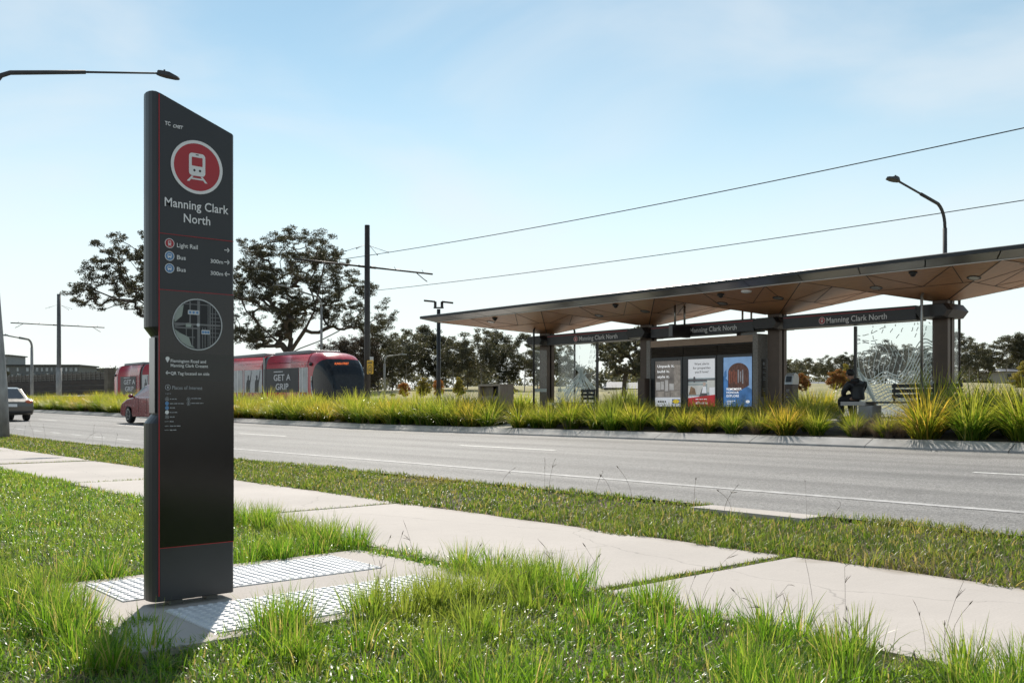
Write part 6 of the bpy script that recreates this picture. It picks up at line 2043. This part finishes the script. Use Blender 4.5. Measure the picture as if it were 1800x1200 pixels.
big_tree("gum_tree", "large spreading gum tree with open dark crown behind the tram, right of the totem", 88,
         [(492, 702), (496, 668), (502, 640), (508, 622)],
         [(398, 470), (415, 440), (440, 432), (462, 436), (472, 425), (490, 417), (508, 411), (530, 416), (545, 414), (562, 420), (580, 426), (594, 442), (612, 462), (632, 480), (650, 500), (662, 515), (674, 545), (690, 548), (682, 572), (672, 590), (650, 590), (620, 575), (590, 580), (560, 590), (520, 585), (500, 600), (470, 600), (440, 615), (420, 610), (400, 590), (385, 540)],
         250, 5, 3.0, .92, 105, .15, M_gum2, M_bark, holes=[(455, 545, 20), (545, 565, 24), (600, 545, 14), (520, 500, 12), (430, 585, 12)], rmax=.62,
         limbs=[[(496, 606, 0), (478, 592, -.6), (455, 570, -1.2), (432, 545, -1.6), (418, 510, -1.8)],
                [(512, 596, .3), (514, 570, .8), (508, 535, 1.2), (498, 495, 1.4), (492, 460, 1.5)],
                [(520, 604, -.4), (536, 580, -1.2), (552, 548, -1.8), (562, 505, -2.2), (570, 465, -2.2)],
                [(528, 612, .6), (560, 600, 1.4), (595, 582, 2.0), (628, 555, 2.2), (650, 530, 2.2)]])
big_tree("gum_tree", "gum tree with a long low limb, showing left of the black totem", 80,
         [(318, 702), (322, 640), (300, 600), (262, 578)],
         [(124, 533), (140, 520), (152, 505), (158, 494), (170, 480), (178, 462), (176, 448), (190, 438), (208, 432), (222, 434), (240, 424), (262, 420), (300, 425), (330, 440), (330, 560), (262, 562), (240, 550), (215, 548), (190, 556), (175, 548), (150, 545), (130, 546)],
         125, 8, 2.5, .78, 90, .14, M_gum2, M_bark, holes=[(222, 470, 9), (205, 540, 10), (236, 505, 9), (245, 535, 9), (172, 520, 6)], rmax=.42, sag=.04)
big_tree("gum_tree", "lone open gum tree with visible forked trunk, between far left sign and poster cabinet", 92,
         [(1096, 694), (1098, 668), (1102, 650)],
         [(1050, 612), (1062, 600), (1085, 590), (1110, 588), (1132, 592), (1148, 606), (1150, 640), (1140, 655), (1120, 660), (1100, 652), (1085, 660), (1068, 655), (1056, 640)],
         80, 13, 1.8, .72, 80, .20, M_gum, M_bark, holes=[(1085, 632, 9), (1112, 625, 7)], rmax=.32)

# generic trees: a few grown once, then copied with their own size and turn
def tree_proto(seed, Hh, Wd, trunk_h, ncl, rad, per, size, leafm, barkm, shape='gum', rmax=.3):
    rng = np.random.default_rng(seed); cs_ = []
    tries = 0
    while len(cs_) < ncl and tries < 20000:
        tries += 1
        p = rng.uniform(-1, 1, 3)
        if np.linalg.norm(p) > 1: continue
        z = (p[2] + 1) / 2
        if shape == 'gum':
            w = .45 + .55 * math.sin(math.pi * min(1, z * .95 + .12)) + .18 * math.sin(9 * z + seed)
            q = np.array([p[0] * Wd / 2 * w * 1.15, p[1] * Wd / 2 * w * 1.15, trunk_h + (Hh - trunk_h) * z - rad * .4])
        else:
            w = (1 - z) ** .55 * 1.05 + .1
            q = np.array([p[0] * Wd / 2 * w, p[1] * Wd / 2 * w, trunk_h + (Hh - trunk_h) * z - rad * .3])
        if cs_ and min(np.linalg.norm(q - c) for c in cs_) < rad * .5: continue
        cs_.append(q)
    lx, ly = rng.normal(0, .03 * Hh, 2)
    trunk = [np.array((0, 0, -.3)), np.array((lx * .3, ly * .3, trunk_h * .5)), np.array((lx, ly, trunk_h)), np.array((lx * 1.3, ly * 1.3, trunk_h + (Hh - trunk_h) * .35))]
    rs_ = rad * rng.uniform(.7, 1.25, len(cs_))
    C4, R4 = sprays(cs_, rs_, rng, 4, .7, .55)
    N, par, rd = grow(list(cs_) + C4[::2], trunk, rng, r_tip=.017, step=.9, rmax=rmax, sag=.05, power=2.1)
    tm, lm = limbs_mesh("trunk", N, par, rd, 5), leaves_mesh("crown", C4, R4, per, size, rng, hang=.5)
    tm.materials.append(barkm); lm.materials.append(leafm)
    return tm, lm
PROTO = {
    'g1': tree_proto(1, 10, 7.5, 3.6, 46, 1.15, 90, .27, M_gum, M_bark2),
    'g2': tree_proto(2, 10, 6.0, 4.5, 34, 1.05, 90, .26, M_gum, M_bark2),
    'g3': tree_proto(3, 10, 8.5, 2.0, 70, 1.2, 90, .27, M_gum2, M_bark),
    'g4': tree_proto(4, 10, 7.0, 1.2, 62, 1.15, 90, .27, M_gum, M_bark),
    'g5': tree_proto(5, 10, 5.0, 5.2, 34, 1.0, 95, .25, M_gum2, M_bark2),
    'br': tree_proto(6, 10, 9.0, .8, 100, 1.2, 90, .26, M_brownleaf, M_bark),
    'a1': tree_proto(7, 10, 7.5, 1.6, 46, 1.5, 110, .42, M_aut, M_bark, 'cone', .25),
    'a2': tree_proto(8, 10, 7.5, 1.2, 50, 1.5, 110, .42, M_aut2, M_bark, 'cone', .25),
    'a3': tree_proto(9, 10, 9.0, 1.4, 56, 1.6, 110, .42, M_autr, M_bark, 'cone', .25),
    'sh': tree_proto(10, 10, 15.0, .3, 60, 2.2, 90, .6, M_gum, M_bark, 'gum', .25),
}
tr_rng = np.random.default_rng(5)
def tree(kind, px, py_top, d, label, name="tree", wide=1.0, group=None):
    p = at_d(px, HOR, d)
    zb = float(H(p.x, p.y))
    Ht = CAMZ + (HOR - py_top) / FPX * d - zb
    o = bpy.data.objects.new(name, None); COL.objects.link(o)
    o.location = (p.x, p.y, zb); s = Ht / 10.0
    o.scale = (s * wide, s * wide, s); o.rotation_euler = (0, 0, tr_rng.uniform(0, 6.28))
    tag(o, label, "tree", group)
    for nm, me_ in zip(("trunk", "crown"), PROTO[kind]):
        c = bpy.data.objects.new(nm, me_); COL.objects.link(c); c.parent = o
# dark mass to the right of the big gum
for k_, px, py, d, w, lab in (
    ('br', 596, 590, 108, 1.0, "russet dark tree under the right side of the big gum"), ('br', 632, 582, 112, .9, "russet dark tree directly left of the dark mast"),
    ('g3', 664, 575, 118, .9, "dark bushy gum directly right of the dark mast"), ('br', 560, 612, 112, .9, "low russet tree over the tram's roof near its front"),
    ('g4', 690, 590, 130, 1.0, "dense low gum left of the winged platform lamp"), ('g1', 712, 574, 126, 1.0, "tall grey gum left of the winged platform lamp"),
    ('g2', 744, 570, 134, 1.0, "tall gum just left of the winged platform lamp's post"), ('g3', 768, 577, 130, .9, "broad dark gum straight behind the winged platform lamp"),
    ('g1', 797, 588, 124, .85, "gum with open crown right of the winged platform lamp"), ('g4', 822, 604, 138, 1.0, "low dense gum behind the gap left of the bin"),
    ('g1', 846, 573, 126, 1.05, "tall pale trunked gum behind the stone clad bin"), ('g5', 872, 578, 132, 1.0, "slender tall gum right above the stone clad bin"),
    ('g3', 893, 606, 124, .9, "dark low gum right of the stone clad bin"), ('g2', 922, 584, 120, .95, "gum rising beside the thin post at the shelter's left end"),
    ('g4', 945, 600, 126, .9, "dense gum behind the far left column"), ('g1', 985, 596, 118, .9, "gum seen through the left part of the far left glass"),
    ('g3', 1018, 640, 128, 1.0, "low dark gum seen through the middle of the far left glass"), ('g4', 1058, 656, 110, .6, "small dark rounded tree right of the far left glass"),
    ('g5', 1376, 632, 150, 1.0, "slim gum just right of the poster cabinet column"), ('g1', 1398, 634, 155, 1.0, "gum behind the ticket machine"),
    ('g2', 1420, 628, 150, 1.1, "open gum to the right of the ticket machine"), ('g5', 1438, 640, 160, 1.3, "small gum over the far house"),
    ('g1', 1455, 622, 146, .9, "gum with domed top left of the seated man"), ('g3', 1484, 618, 140, 1.0, "dense rounded dark tree right above the seated man"),
    ('g4', 1520, 640, 150, 1.0, "low dark tree behind the wavy glass at its left"), ('g3', 1556, 596, 148, 1.2, "dark tree behind the middle of the wavy glass"),
    ('g1', 1592, 602, 150, 1.1, "tall gum behind the right part of the wavy glass"), ('g4', 1625, 606, 142, 1.1, "bushy gum left of the right hand column"),
    ('g2', 1684, 582, 132, .9, "tall gum directly right of the right hand column"), ('g1', 1704, 594, 130, 1.0, "open gum second right of the right hand column"),
    ('g4', 1722, 600, 136, .8, "bushy gum to the left of the grey house"), ('g5', 1738, 612, 140, 1.3, "low gum leaning over the grey house's left end"),
    ('g2', 1768, 588, 136, 1.0, "tall umbrella gum over the grey house"), ('g5', 1790, 584, 128, 1.2, "tall gum at the right edge above the yellow tree"), ('g1', 1822, 580, 128, 1.1, "tall gum cut by the right edge"), ('g3', 1786, 618, 150, .8, "dark low gum behind the yellow tree at the right edge"),
    ('g3', 2, 640, 190, .5, "dark small tree at the far left edge above the wall")):
    tree(k_, px, py, d, lab, "gum_tree", w)
for k_, px, py, d, w, lab in (
    ('a1', 710, 669, 88, .9, "small orange-red autumn tree nearest the dark mast"), ('a2', 744, 664, 88, 1.0, "small yellow-green autumn tree left of the winged lamp"),
    ('a1', 771, 664, 90, .8, "small orange autumn tree right behind the winged lamp post"), ('a2', 807, 663, 84, .8, "small yellow autumn tree between the winged lamp and the bin"),
    ('a3', 1410, 654, 78, .9, "small red and green autumn tree beside the ticket machine"), ('a3', 1472, 646, 80, 1.0, "red and yellow autumn tree behind the seated man"), ('a2', 1488, 640, 82, .7, "yellow-green autumn tree touching the seated man's head"),
    ('a2', 1800, 634, 66, 1.0, "golden yellow tree at the right edge"), ('a1', 957, 664, 92, .8, "small orange tree behind the far left column"), ('a1', 1143, 660, 96, .5, "small red tree peeping out left of the poster cabinet")):
    tree(k_, px, py, d, lab, "autumn_tree", w)
for i_, (px, py, d) in enumerate(((690, 690, 100), (1035, 676, 100), (1000, 680, 105), (1070, 688, 96), (1690, 664, 118), (1712, 668, 120), (1732, 662, 116), (1752, 672, 118), (1672, 668, 116), (1775, 668, 118), (1500, 672, 120), (1540, 676, 118), (1600, 674, 118), (900, 678, 104), (860, 680, 106))):
    tree('sh', px, py, d, "low olive shrub at the foot of the far gum trees", "shrub", .9, "low shrubs under the far gums")
# far wood closing the horizon
fw = np.random.default_rng(31)
cs_, rs_ = [], []
for _ in range(420):
    px = fw.uniform(-350, 2150); d = fw.uniform(240, 330)
    p = at_d(px, HOR, d); zb = float(H(p.x, p.y))
    for q in range(4):
        cs_.append((p.x + fw.normal(0, 2), p.y + fw.normal(0, 2), zb + fw.uniform(.5, 7.0))); rs_.append(fw.uniform(1.6, 3.0))
me = leaves_mesh("far_wood", cs_, rs_, 46, 1.2, fw)
tag(link_mesh(me, "far_wood", M_gum), "low dark belt of far trees along the horizon", "wood", kind="stuff")
